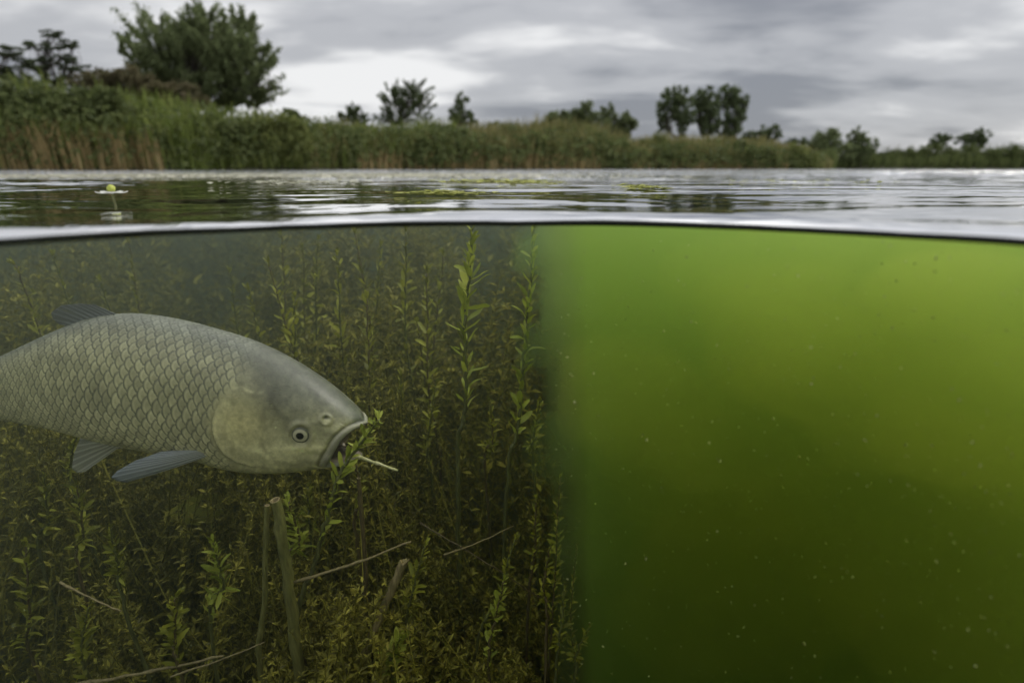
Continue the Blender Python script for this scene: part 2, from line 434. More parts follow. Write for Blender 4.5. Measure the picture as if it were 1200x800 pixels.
tree('round_tree', 'rounded open crowned tree standing above the middle reeds', 476, 46.0, [(460, 112, 14, 13), (482, 106, 20, 11), (492, 122, 14, 14), (470, 132, 20, 14), (500, 145, 10, 9), (452, 138, 9, 9)], m_dark, 13, leaf=.19, nleaf=5200, clumps=62, style='spray', gap=.5)
tree('slim_tree', 'slim upright tree with a narrow crown above the middle reeds', 540, 48.0, [(541, 118, 9, 9), (540, 134, 13, 12), (530, 146, 9, 8), (551, 140, 9, 9)], m_dark, 14, leaf=.18, nleaf=2800, clumps=36, gap=.5)
tree('small_tree', 'low treetop poking over reeds beside the slim tree', 578, 50.0, [(578, 148, 9, 6), (590, 151, 12, 6)], m_dark, 15, leaf=.2, nleaf=900, clumps=14)
for k, (px, lobes, lab) in enumerate([
    (655, [(655, 142, 15, 11), (640, 149, 18, 8)], 'lowest bushy tree of the green grove behind the middle reeds'),
    (690, [(684, 136, 13, 14), (695, 146, 20, 13), (672, 143, 14, 11)], 'pointed tree in the middle of the green grove'),
    (730, [(712, 138, 11, 14), (732, 147, 13, 15), (722, 155, 15, 12)], 'outermost tree of the green grove with a bare gap below')]):
    tree('grove_tree', lab, px, 52.0 + k, lobes, m_willow, 20 + k, leaf=.2, nleaf=4200, clumps=44, gap=.62)
for k, (px, lobes, lab) in enumerate([
    (795, [(792, 114, 17, 12), (784, 130, 14, 16), (800, 135, 14, 22), (776, 150, 8, 8)], 'tall tree with a rounded leaning crown in the tall pair'),
    (828, [(824, 115, 11, 13), (830, 138, 13, 22), (822, 128, 8, 14)], 'tall slim tree with forked top between two others'),
    (860, [(850, 112, 13, 12), (862, 128, 14, 18), (855, 150, 14, 14), (872, 118, 6, 9)], 'tall broad tree at the end of the tall row')]):
    tree('poplar_tree', lab, px, 58.0 + k, lobes, m_dark, 30 + k, leaf=.2, nleaf=5200, clumps=52, gap=.55)
tree('small_tree', 'short rounded tree right behind the end of the reed spit', 898, 64.0, [(895, 158, 13, 9), (908, 156, 8, 9), (878, 162, 9, 7)], m_dark, 40, leaf=.22, nleaf=2400, clumps=30)
tree('small_tree', 'low hedge like tree between two rounder ones', 935, 66.0, [(935, 168, 15, 6)], m_dark, 41, leaf=.22, nleaf=1000, clumps=14)
tree('bushy_tree', 'round dense tree at the head of the reed spit', 968, 66.0, [(968, 168, 18, 15), (978, 178, 24, 12), (957, 176, 12, 12)], m_willow, 42, leaf=.22, nleaf=5000, clumps=50, gap=.65)
tree('bushy_tree', 'pointed dense tree at the head of the reed spit', 1008, 67.0, [(1004, 160, 9, 9), (1010, 172, 16, 13), (1004, 182, 18, 10)], m_willow, 43, leaf=.22, nleaf=4200, clumps=44, gap=.65)
tree('hill_tree', 'small dark tree alone over the far hedge', 1105, 85.0, [(1105, 164, 13, 7), (1098, 168, 8, 8)], m_dark, 44, leaf=.26, nleaf=2200, clumps=26)
tree('hill_tree', 'larger dark tree with a domed top over the far hedge', 1140, 85.0, [(1148, 158, 11, 8), (1136, 166, 17, 9), (1150, 168, 10, 9)], m_dark, 45, leaf=.26, nleaf=3000, clumps=34)

# ---- reeds and grasses
def reeds(name, label, spots, hgt, mat, R, wid, plume=0.0, cat='reeds'):
    """spots: (n,2) footings; bent blades of three segments"""
    n = len(spots)
    h = hgt * R.uniform(.72, 1.15, n)
    az = R.rand(n) * 2 * np.pi; lean = np.abs(R.normal(.10, .14, n)) * h
    zb = np.array([ground_z(x, y) for x, y in spots]) - .05
    b = np.column_stack([spots, zb])
    dirn = np.column_stack([np.cos(az), np.sin(az), np.zeros(n)])
    sd_ = np.column_stack([-np.sin(az + R.normal(0, .8, n)), np.cos(az + R.normal(0, .8, n)), np.zeros(n)])
    w = wid * R.uniform(.6, 1.4, n)
    lv = []
    for t, wf in ((0, 1.0), (.45, 1.1), (.8, .8), (1.0, .12)):
        c = b + dirn * (lean * t ** 2.2)[:, None]; c[:, 2] += h * (t - .12 * t ** 3)
        lv += [c - sd_ * (w * wf)[:, None], c + sd_ * (w * wf)[:, None]]
    V = np.stack(lv, 1).reshape(-1, 3); I = np.arange(n * 8).reshape(n, 8)
    F = np.concatenate([I[:, [0, 1, 3, 2]], I[:, [2, 3, 5, 4]], I[:, [4, 5, 7, 6]]])
    o = mesh_obj(name, V, F, mat); tag(o, label, cat, kind='stuff'); return o
RR = np.random.RandomState(12)
def spots_along(x0, x1, n, d0, d1, bias=1.6):
    x = RR.uniform(x0, x1, n); o = d0 + (d1 - d0) * RR.rand(n) ** bias
    y = np.interp(x, [p[0] for p in SHORE], [p[1] for p in SHORE]) + o
    return np.column_stack([x, y]), o
def hfield(s, o, pts):                  # height of the growth by picture column
    px = 600 + 620 * s[:, 0] / (s[:, 1] * .951)
    return np.interp(px, [p[0] for p in pts], [p[1] for p in pts])
s, o_ = spots_along(-34, -3.0, 15000, .1, 4.5)
top_px = [(-300, 94), (0, 94), (120, 84), (230, 69), (350, 54), (450, 47)]
h_ = hfield(s, o_, top_px) * (s[:, 1] * .97) / FPX * (.80 + .20 * np.clip(o_ / 3, 0, 1)) * (.72 + .52 * fbm(s[:, 0] * .6, s[:, 1] * .6, 3))
reeds('reed_bank', 'tall lush green reeds and grass on the left bank', s, h_ * .95, m_reedg, RR, .022)
s, o_ = spots_along(-34, -5.0, 5200, -.15, .6, 1.0)
k_ = fbm(s[:, 0] * .55 + 3, s[:, 0] * 0, 8, 2) > .46
s, o_ = s[k_], o_[k_]
h_ = hfield(s, o_, [(-300, 62), (0, 58), (140, 58), (250, 42), (400, 26)]) * s[:, 1] / FPX * (.5 + .7 * fbm(s[:, 0] * 1.1, s[:, 0] * 0 + 2, 4, 2))
reeds('dry_reeds', 'dry tan reed stems standing along the waterline', s, h_, m_reedt, RR, .016)
s, o_ = spots_along(-8, 29.5, 15000, .1, 6.5)
mid_px = [(380, 44), (480, 42), (580, 46), (640, 50), (700, 42), (742, 27), (765, 33), (800, 34), (860, 31), (930, 24), (975, 13), (1000, 6)]
h_ = hfield(s, o_, mid_px) * (s[:, 1] * .97) / FPX * (.82 + .18 * np.clip(o_ / 3, 0, 1)) * (.72 + .52 * fbm(s[:, 0] * .35, s[:, 1] * .35, 5))
reeds('reed_spit', 'mixed green and buff reed bed across the pond', s, np.maximum(.3, h_), m_reedm, RR, .034)
s, o_ = spots_along(-7, 26, 2600, -.15, .5, 1.0)
k_ = fbm(s[:, 0] * .45 + 30, s[:, 0] * 0, 8, 2) > .42
h_ = hfield(s[k_], o_[k_], [(380, 22), (600, 22), (740, 14), (900, 12), (1000, 6)]) * s[k_][:, 1] / FPX
reeds('dry_reed_edge', 'short dry reed fringe at the foot of the reed bed', s[k_], h_, m_reedt, RR, .022)
s, o_ = spots_along(30, 100, 3600, .1, 3.0)
reeds('far_reeds', 'short green reed fringe in front of the far hedge', s, 1.5 * (.6 + .8 * fbm(s[:, 0] * .2, s[:, 1] * .2, 6)), m_hedge, RR, .05)
# leafy herbs and low willow scrub growing through the reeds at the water's edge
def herbs(name, label, x0, x1, n, hpx, mat, seed, leaf):
    global RR
    R = np.random.RandomState(seed)
    s, o = spots_along(x0, x1, n, -.1, 1.1, 1.0)
    top = hfield(s, o, hpx) * s[:, 1] / FPX * R.uniform(.35, 1.05, n)
    C = []
    for (x, y), t in zip(s, top):
        k = 46; g = ground_z(x, y)
        w = R.uniform(.25, .6)
        C.append(np.column_stack([x + R.normal(0, w, k), y + R.normal(0, w * .6, k), g + t * (1 - R.rand(k) ** 1.5 * .9)]))
    q, f = scatter_leaves(np.concatenate(C), leaf, R, .2, 2.0)
    o_ = mesh_obj(name, q, f, mat); tag(o_, label, 'bank plants', kind='stuff')
herbs('bank_herbs', 'leafy green herbs growing through reeds on the left bank', -26, -3, 330, [(0, 70), (200, 62), (350, 46), (460, 40)], m_hedge, 5, .10)
herbs('bank_scrub', 'olive scrub growing through the reed bed across the pond', -5, 27, 300, [(400, 34), (600, 38), (700, 36), (745, 22), (850, 26), (960, 16)], m_hedge, 6, .15)
# shrubby undergrowth behind the reeds, one bush each
for k, (px, py, rx, ry, y, lab) in enumerate([
    (30, 132, 50, 26, 18.2, 'dark shrub below the sparse trees'), (110, 126, 42, 20, 19.0, 'dark shrub between the sparse tree and the bramble'),
    (262, 164, 34, 24, 20.6, 'dark round shrub at the waterline below the willow'), (318, 162, 40, 24, 21.5, 'bright green shrub among reeds below the willow'), (392, 170, 36, 22, 24.5, 'green shrub swelling out of reeds right of the willow'),
    (455, 172, 28, 20, 26.5, 'small round shrub below the round tree'), (520, 172, 34, 21, 28.5, 'dark shrub below the slim tree'), (600, 172, 34, 22, 32, 'dark shrub below the green grove'),
    (672, 172, 34, 22, 36, 'olive shrub in the highest part of the reed spit'), (765, 178, 22, 16, 40, 'round shrub in the dip of the reed spit'), (850, 180, 34, 15, 44, 'low shrub below the tall row of trees'), (930, 185, 30, 13, 47.5, 'low shrub towards the tip of the reed spit')]):
    tree('shrub', lab, px, y, [(px, py, rx, ry), (px - rx * .5, py + 8, rx * .6, ry * .7), (px + rx * .5, py + 8, rx * .6, ry * .7)], m_scrub if k in (3, 4, 8, 9, 11) else m_hedge, 60 + k, leaf=.17, nleaf=3600, clumps=44, gap=.8, cat='bush')
# far hedge on the right bank: bushes one can tell apart
for k, (px, py, rx, ry) in enumerate([(1010, 191, 26, 11), (1052, 189, 30, 13), (1095, 188, 30, 15), (1140, 189, 32, 15), (1180, 188, 30, 16), (1225, 189, 32, 16), (1275, 189, 32, 16)]):
    labs = ['low hedge bush joining the reed spit', 'hedge bush right beside the reed spit', 'hedge bush below the lone small dark tree', 'hedge bush below the domed tree', 'hedge bush just past the domed tree', 'hedge bush towards the open end of the hedge', 'last hedge bush of the far bank']
    tree('hedge_bush', labs[k], px, 70.5, [(px, py, rx, ry), (px - rx * .6, py + 3, rx * .5, ry * .7), (px + rx * .5, py + 2, rx * .6, ry * .8)], m_hedge, 80 + k, leaf=.26, nleaf=4600, clumps=50, gap=1.0, group='far hedge bushes', cat='bush')

# ------------------------------------------------------------------ the fish
ST = np.array([  # picture column, top, bottom, half width (in picture pixels at the fish's distance)
 (431,497,531,19),(427,492.5,534,23),(421,486,536.5,27),(412,477.5,539,31),(400,467,541.5,35),(385,455,543.5,39),(370,444,545.5,42),
 (350,431,547.5,45),(330,419.5,548.5,47.5),(310,409.5,548.5,49.5),(290,401,547,50.5),(270,394,543,50.5),(250,388,537,50),(225,381,531,50),
 (200,375,526.5,50),(175,370.5,522.5,49.5),(150,368,518,48),(125,369,513,45),(100,374,507,41),(75,383,501,36),(50,394,496.5,31),(25,406,492.5,26),
 (0,418,489,21.5),(-40,431,484,16),(-80,438,480,12),(-120,442,478.5,9),(-150,442,479.5,7),(-178,439,483,5)], float)
def fish_y(px): return 0.715 + (431 - px) * 0.00016
NS, NM = 620, 400
tt = np.linspace(0, 1, NS)
# arc positions: columns spaced evenly
colpx = 431 - (431 + 178) * tt
def st(colname, p): return np.interp(-p, -ST[:, 0], ST[:, colname])
def smooth_st(c, p):
    # gaussian-smoothed lookup so that the outline has no corners
    s = 0; wsum = 0
    for o, wgt in ((-9, .12), (-5, .22), (0, .32), (5, .22), (9, .12)):
        s = s + wgt * st(c, np.clip(p + o, -178, 431)); wsum += wgt
    return s / wsum
def fish_frames(p):
    top, bot, hw = smooth_st(1, p), smooth_st(2, p), smooth_st(3, p)
    y = fish_y(p)
    def pt(px, py):
        rx, u = (px - 600) / FPX, (400 - py) / FPX
        s, c = math.sin(PITCH), math.cos(PITCH)
        d = np.stack([rx, c + u * s, -s + u * c], -1)
        return np.array([0, 0, CAM_H]) + d * (y / d[..., 1])[..., None]
    Pt, Pb = pt(p, top), pt(p, bot)
    return (Pt + Pb) / 2, (Pt - Pb) / 2, hw * y / FPX * 1.04
SIDE = np.array([-0.10, -0.995, 0.0])                # towards the near flank
theta = np.radians(-90 + 360.0 * np.arange(NM) / NM)
# mouth: how far each strip is set back from the snout tip (in columns)
deg = np.degrees(theta)
folded = np.where(deg > 90, 180 - deg, deg)          # -90 belly .. 90 back, same on both flanks
setback = np.interp(folded, [-90, -78, -66, -56, -46, -30, 0, 30, 60, 90], [7, 9, 20, 35, 39, 35, 25, 14, 5, 0])
def fish_point(p, th):
    """surface point for column p (array) and angle th (array), undisplaced"""
    C, U, W = fish_frames(p)
    c, s = np.cos(th), np.sin(th)
    e = 2 / 2.25
    cc = np.sign(c) * np.abs(c) ** e; ss = np.sign(s) * np.abs(s) ** e
    # back is a little narrower than the flank, belly fuller
    wid = 1 - 0.10 * np.clip(s, 0, 1) ** 2 * np.clip((300 - p) / 200, 0, 1)
    return C + U * ss[..., None] + (W * cc * wid)[..., None] * SIDE
TP, TH = np.meshgrid(tt, theta, indexing='ij')
SB = np.broadcast_to(setback[None, :], TP.shape)
PC = 431 - SB - (431 + 178 - SB) * TP
P0 = fish_point(PC.ravel(), TH.ravel()).reshape(NS, NM, 3)
# normals of the plain surface
def grid_normals(P):
    du = np.gradient(P, axis=0)
    dv = (np.roll(P, -1, 1) - np.roll(P, 1, 1))
    n = np.cross(du, dv); n /= np.linalg.norm(n, axis=-1, keepdims=True) + 1e-12
    C = P.mean(axis=1, keepdims=True)
    if ((P - C) * n).sum() < 0: n = -n
    return n
NRM = grid_normals(P0)
def project(P):
    s, c = math.sin(PITCH), math.cos(PITCH)
    d = P - np.array([0, 0, CAM_H])
    f = d[..., 1] * c - d[..., 2] * s; u = d[..., 1] * s + d[..., 2] * c
    return 600 + FPX * d[..., 0] / f, 400 - FPX * u / f
QX, QY = project(P0)
mir = (NM - np.arange(NM)) % NM
near = np.cos(theta) >= 0
QX = np.where(near[None, :], QX, QX[:, mir]); QY = np.where(near[None, :], QY, QY[:, mir])
def poly_dist(poly):
    """unsigned distance to a polyline and signed side, in picture pixels on the flank"""
    best = np.full(QX.shape, 1e9); side = np.zeros(QX.shape)
    for (x0, y0), (x1, y1) in zip(poly[:-1], poly[1:]):
        dx, dy = x1 - x0, y1 - y0; L2 = dx * dx + dy * dy
        t = np.clip(((QX - x0) * dx + (QY - y0) * dy) / L2, 0, 1)
        d = np.hypot(QX - x0 - t * dx, QY - y0 - t * dy)
        sg = np.sign(dx * (QY - y0) - dy * (QX - x0))
        up_ = d < best
        best = np.where(up_, d, best); side = np.where(up_, sg, side)
    return best, side
def sstep(a, b, x):
    t = np.clip((x - a) / (b - a), 0, 1); return t * t * (3 - 2 * t)
PXM = 0.73 / FPX                                      # metres per picture pixel at the fish
disp = np.zeros((NS, NM)); 
# gill cover
op = [(304, 447), (290, 449), (277, 454), (265, 463), (255, 476), (249, 492), (249, 507), (254, 521), (263, 533), (276, 541), (296, 546.5), (330, 550)]
dop, sop = poly_dist(op)
head_side = np.where(QX > 300, 1.0, sop * -1)         # +1 in front of the edge
if head_side[np.unravel_index(np.argmin(np.hypot(QX - 285, QY - 500)), QX.shape)] < 0: head_side = -head_side
inside_op = (head_side > 0) & (QX > 246)
opw = sstep(462, 505, QY)
disp += 0.0007 * opw * np.where(inside_op, np.clip(1 - dop / 26, 0, 1), 0)
disp -= 0.0011 * (.15 + .85 * opw) * np.where(~inside_op, np.exp(-(dop / 3.2) ** 2), 0)
# cheek bone curve
pre = [(322, 492), (309, 505), (306, 518), (312, 531), (326, 541), (345, 545)]
dpre, _ = poly_dist(pre); disp -= 0.0004 * np.exp(-(dpre / 3.0) ** 2)
fan = [(262, 500), (268, 512), (280, 523), (298, 531)]
dfan, _ = poly_dist(fan); disp += 0.0006 * np.exp(-(dfan / 2.6) ** 2)
# eye socket
EYE = (352, 510)
de = np.hypot(QX - EYE[0], QY - EYE[1])
disp += 0.0016 * np.exp(-((de - 13.5) / 3.4) ** 2) - 0.0022 * np.exp(-(de / 8.5) ** 2)
disp += 0.0009 * np.exp(-((QX - EYE[0]) ** 2 / 200 + (QY - EYE[1] + 13) ** 2 / 20))
# nostril
NO = (382, 492)
dn = np.hypot((QX - NO[0]), (QY - NO[1]) * 1.1)
disp += 0.0016 * np.exp(-((dn - 6) / 2.4) ** 2) - 0.0022 * np.exp(-(((QX - NO[0] - .5) / 3) ** 2 + ((QY - NO[1] + 3) / 2) ** 2)) + .0012 * np.exp(-(((QX - NO[0] - 2) / 3) ** 2 + ((QY - NO[1] - 1.5) / 2.4) ** 2))
# lip fold running parallel to the mouth's edge
edge_d = (431 - SB - PC)                               # columns behind the mouth's rim
lipw = np.interp(folded, [-90, -60, -40, 0, 50, 90], [4, 5, 7, 6, 4.5, 3.5])[None, :]
disp += 0.0009 * np.exp(-((edge_d - lipw * .45) / (lipw * .42)) ** 2)
disp -= 0.0014 * np.exp(-((edge_d - lipw * 1.15) / 2.2) ** 2)
disp += 0.0008 * np.exp(-((edge_d - lipw * 1.75) / 3.2) ** 2) * (folded < 40)[None, :]
# jaw hollow below the eye
disp -= 0.0012 * np.exp(-(((QX - 372) / 26) ** 2 + ((QY - 533) / 5) ** 2))
disp += 0.0010 * np.exp(-(((QX - 350) / 34) ** 2 + ((QY - 526) / 5) ** 2))
# ---- scales
Hs = np.interp(-PC, -ST[:, 0], (ST[:, 2] - ST[:, 1]) / 2)
fine = np.linspace(-178, 431, 800)
pitch = 3.0 + 8.0 * np.interp(-fine, -ST[:, 0], (ST[:, 2] - ST[:, 1]) / 2) / 77.0
cum = np.concatenate([[0], np.cumsum((1 / pitch)[1:] * np.diff(fine))])
A = -np.interp(PC, fine, cum)                          # grows towards the tail
fold_full = np.broadcast_to(folded[None, :], PC.shape)
B = fold_full / 90.0 * 12.6
A = A + 0.22 * (fbm(A * .5 + 5, B * .4 + 9, 44, 2) - .5) + 0.10 * np.sin(B * .9); B = B + 0.22 * (fbm(A * .45 + 31, B * .45, 45, 2) - .5)
A = A + 0.05 * (B * .12) ** 2
row = np.floor(B + .5)
best_c = np.full(A.shape, 1e9); loc_r = np.ones(A.shape); loc_a = np.zeros(A.shape); loc_b = np.zeros(A.shape); sid = np.zeros(A.shape)
SA, SBB = 1.02, 1.10
for dr in (-1, 0, 1):
    r = row + dr
    off = np.where(np.mod(r, 2) == 0, 0.0, 0.5)
    base = np.floor(A - off)
    for k in (-1, 0, 1, 2):
        ca = base + off + k
        jit = 0.0
        ra = (A - ca) / SA; rb = (B - r) / SBB
        rr = np.sqrt(ra * ra + rb * rb)
        take = (rr < 1) & (ca < best_c)
        best_c = np.where(take, ca, best_c); loc_r = np.where(take, rr, loc_r)
        loc_a = np.where(take, ra, loc_a); loc_b = np.where(take, rb, loc_b); sid = np.where(take, ca * 7.13 + r * 3.71, sid)
edge = sstep(0.23, 0.0, 1 - loc_r)                     # 1 at the free rim of a scale
# scales start behind the gill cover and nape
nape = [(318, 405), (306, 420), (300, 435), (296, 448)]
front_x = np.interp(QY, [380, 405, 420, 435, 450, 470, 492, 507, 521, 533, 545], [325, 318, 305, 300, 284, 256, 247, 247, 252, 261, 272])
fadew = np.interp(QY, [395, 440, 460, 480], [46, 40, 18, 12])
scm = np.clip(-(QX - front_x - 4) / fadew, 0, 1); scm = scm * scm * (3 - 2 * scm)
bel = sstep(-88, -60, fold_full)
scm = scm * (0.25 + 0.75 * bel)
rise = (loc_a * .5 + .5)
disp += scm * (0.0008 * rise - 0.0009 * sstep(0.16, 0.0, 1 - loc_r) - .0004)
rndv = np.modf(np.abs(np.sin(sid * 12.9898) * 43758.5453))[0]
P1 = P0 + NRM * disp[..., None]
# ---- pigment: skin colour, with glints and frontal light on the head painted in
def c3(*c): return np.array(c)
belly_t = sstep(-70, 25, fold_full); back_t = sstep(25, 80, fold_full)
colr = c3(.66, .62, .40)[None, None] * (1 - belly_t[..., None]) + c3(.42, .405, .255)[None, None] * belly_t[..., None]
colr = colr * (1 - back_t[..., None]) + c3(.15, .16, .14)[None, None] * back_t[..., None]
nzx = fbm(QX * .11 + 3, QY * .11 + np.where(near, 0, 40)[None, :], 5, 4)
nzf = fbm(QX * .5, QY * .5, 9, 3)
dark = c3(.11, .12, .10)
mid = c3(.40, .40, .29)
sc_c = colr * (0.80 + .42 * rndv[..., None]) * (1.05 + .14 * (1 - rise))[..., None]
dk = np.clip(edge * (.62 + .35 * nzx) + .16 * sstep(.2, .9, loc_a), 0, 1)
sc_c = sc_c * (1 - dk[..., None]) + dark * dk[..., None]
# glint painted as a light line on each scale just before the dark edge
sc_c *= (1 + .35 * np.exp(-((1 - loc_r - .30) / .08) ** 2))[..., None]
hd = colr * (0.78 + .45 * nzx[..., None])
crown = sstep(530, 455, QY + 0.28 * (QX - 340)) * sstep(245, 320, QX)  # dark crown, deepened in colour to offset the light from above
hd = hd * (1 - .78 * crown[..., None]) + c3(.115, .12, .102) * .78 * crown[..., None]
gill_light = np.exp(-(((QX - 280) / 34) ** 2 + ((QY - 498) / 32) ** 2))  # cheek colour lightened to stand in for light from the front
hd = hd * (1 - .6 * gill_light[..., None]) + c3(.78, .70, .36) * .6 * gill_light[..., None]
hd = hd * (1 + .22 * gill_light[..., None])
stripe = np.exp(-(((QX - 345) / 46) ** 2 + ((QY - 527 + .06 * (QX - 345)) / 6.5) ** 2))  # pale stripe under the eye, lightened further against the shade there
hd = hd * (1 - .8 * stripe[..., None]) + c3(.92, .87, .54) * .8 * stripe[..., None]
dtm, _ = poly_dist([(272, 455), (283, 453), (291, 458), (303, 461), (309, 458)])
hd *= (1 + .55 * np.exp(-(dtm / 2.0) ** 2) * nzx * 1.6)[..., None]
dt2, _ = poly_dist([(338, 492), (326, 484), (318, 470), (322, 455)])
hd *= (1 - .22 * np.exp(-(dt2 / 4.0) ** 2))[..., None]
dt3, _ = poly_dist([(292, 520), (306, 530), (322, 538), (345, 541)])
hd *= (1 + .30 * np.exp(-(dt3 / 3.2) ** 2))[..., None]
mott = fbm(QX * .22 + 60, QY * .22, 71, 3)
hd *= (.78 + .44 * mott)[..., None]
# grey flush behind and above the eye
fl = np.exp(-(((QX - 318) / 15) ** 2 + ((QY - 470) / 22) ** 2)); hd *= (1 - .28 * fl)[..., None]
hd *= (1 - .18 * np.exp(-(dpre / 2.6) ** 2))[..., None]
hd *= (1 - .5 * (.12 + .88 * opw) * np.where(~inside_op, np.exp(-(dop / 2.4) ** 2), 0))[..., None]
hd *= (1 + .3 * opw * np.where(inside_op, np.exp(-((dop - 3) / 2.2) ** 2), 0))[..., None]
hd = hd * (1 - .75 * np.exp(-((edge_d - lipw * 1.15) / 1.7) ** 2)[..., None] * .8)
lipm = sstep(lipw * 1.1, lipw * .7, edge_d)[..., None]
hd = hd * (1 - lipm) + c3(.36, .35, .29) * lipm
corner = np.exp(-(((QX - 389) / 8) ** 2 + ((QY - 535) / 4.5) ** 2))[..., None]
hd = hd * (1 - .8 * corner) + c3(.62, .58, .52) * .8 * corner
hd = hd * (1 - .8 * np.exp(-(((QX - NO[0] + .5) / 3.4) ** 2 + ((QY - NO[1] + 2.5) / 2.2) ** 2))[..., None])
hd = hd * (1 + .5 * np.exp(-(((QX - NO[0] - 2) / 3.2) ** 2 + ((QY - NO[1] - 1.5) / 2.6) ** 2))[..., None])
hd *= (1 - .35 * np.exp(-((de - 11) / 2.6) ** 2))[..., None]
hd *= (0.9 + .2 * nzf)[..., None]
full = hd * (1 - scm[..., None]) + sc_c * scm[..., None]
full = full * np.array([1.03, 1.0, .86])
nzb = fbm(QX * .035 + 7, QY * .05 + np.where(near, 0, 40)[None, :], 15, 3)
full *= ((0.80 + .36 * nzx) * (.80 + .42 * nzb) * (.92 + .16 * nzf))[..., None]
# ---- mouth: roll the rim inwards and back into a dark cavity
rim0 = P1[0]; cen = rim0.mean(axis=0)
ahead = np.array([1.0, -0.1, -0.25]); ahead /= np.linalg.norm(ahead)
extra = []; ecol = []
for kx, (inn, fwd) in enumerate(((.035, .0012), (.10, .0016), (.17, .0006), (.20, -.003), (.22, -.012), (.30, -.03), (.6, -.05), (.98, -.056))):
    extra.append(rim0 + (cen - rim0) * inn + ahead * fwd)
    ecol.append(np.broadcast_to(c3(.33, .31, .26) if kx < 2 else (c3(.26, .20, .15) if kx < 4 else c3(.06, .035, .025)), (NM, 3)))
P2 = np.concatenate([np.array(extra[::-1]), P1]); C2 = np.concatenate([np.array(ecol[::-1]), full])
ns2 = P2.shape[0]
idx = np.arange(ns2 * NM).reshape(ns2, NM); nx_ = np.roll(idx, -1, 1)
FF = np.stack([idx[:-1], nx_[:-1], nx_[1:], idx[1:]], -1).reshape(-1, 4)
m_fish, nt_, out = material('fish_skin'); N = NT(nt_)
at_ = N.node('ShaderNodeAttribute', attribute_name='pigment')
fb = N.node('ShaderNodeTexNoise', {'Scale': 900.0, 'Detail': 3.0})
fbp = N.node('ShaderNodeBump', {'Height': fb.outputs[0], 'Strength': .25, 'Distance': .0004})
N.link(N.node('ShaderNodeBsdfPrincipled', {'Base Color': at_.outputs['Color'], 'Roughness': N.node('ShaderNodeMapRange', {0: N.node('ShaderNodeTexNoise', {'Scale': 120.0, 'Detail': 4.0}).outputs[0], 1: .3, 2: .7, 3: .22, 4: .5}).outputs[0], 'Specular IOR Level': .6, 'Normal': fbp.outputs[0]}).outputs[0], out.inputs[0])
def paint(o, colors):
    a = o.data.color_attributes.new('pigment', 'FLOAT_COLOR', 'POINT')
    c4 = np.ones((len(colors), 4)); c4[:, :3] = np.clip(colors, 0, 1)
    a.data.foreach_set('color', c4.astype(np.float32).ravel())
FISH_ROOT = fish_point(np.array([200.0]), np.array([-math.pi / 2]))[0]
fish = empty('fish', FISH_ROOT)
tag(fish, 'large silvery scaled carp with open mouth biting a water weed', 'fish')
def fish_part(name, V, F, mat, smooth=True, parent=None):
    o = mesh_obj(name, np.asarray(V) - FISH_ROOT, F, mat, parent or fish, smooth); return o
body = fish_part('body', P2.reshape(-1, 3), FF, m_fish)
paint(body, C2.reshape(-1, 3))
tail_cap = P1[-1]
# ---- eyes
m_eye, nt_, out = material('fish_eye'); N = NT(nt_)
ea = N.node('ShaderNodeAttribute', attribute_name='pigment')
N.link(N.node('ShaderNodeBsdfPrincipled', {'Base Color': ea.outputs['Color'], 'Roughness': .12, 'IOR': 1.38}).outputs[0], out.inputs[0])
def eye(flank):
    d = np.hypot(QX - EYE[0], QY - EYE[1]); d = np.where((near if flank > 0 else ~near)[None, :], d, 1e9)
    i, j = np.unravel_index(np.argmin(d), d.shape)
    c, n_ = P0[i, j], NRM[i, j]
    z = Vector(n_); q = z.to_track_quat('Z', 'Y').to_matrix()
    vs_, cs, fs = [], [], []
    rad = 10.2 * PXM; rings = [0, 2.0, 3.0, 3.9, 4.3, 4.8, 6.6, 7.6, 8.4, 9.4, 10.2]; seg = 40
    for r in rings:
        rr = r * PXM; h = math.sqrt(max(0, (rad * 1.25) ** 2 - rr * rr)) - rad * .80
        for k in range(seg):
            a = 2 * math.pi * k / seg
            vs_.append(Vector(c) + q @ Vector((rr * math.cos(a) * 1.06, rr * math.sin(a), h * .55)))
            if r < 4.3: cc = (.006, .006, .007)
            elif r < 4.6: cc = (.14, .13, .08)
            elif r < 8.0: cc = (.50, .47, .30)
            elif r < 9: cc = (.20, .19, .12)
            else: cc = (.12, .12, .09)
            cs.append(cc)
    for a in range(len(rings) - 1):
        for k in range(seg): fs.append((a * seg + k, a * seg + (k + 1) % seg, (a + 1) * seg + (k + 1) % seg, (a + 1) * seg + k))
    cut = 4 * seg                                      # rings up to here are the pupil
    o = fish_part('eye', [tuple(v) for v in vs_[3 * seg:]], [tuple(i - 3 * seg for i in f) for f in fs if min(f) >= 3 * seg], m_eye); paint(o, np.array(cs[3 * seg:]))
    pv_ = [tuple(v + z * .00008) for v in vs_[:4 * seg]]
    pu = fish_part('pupil', pv_, [f for f in fs if max(f) < 4 * seg], m_eye, parent=o); paint(pu, np.array(cs[:4 * seg]))
eye(1); eye(-1)
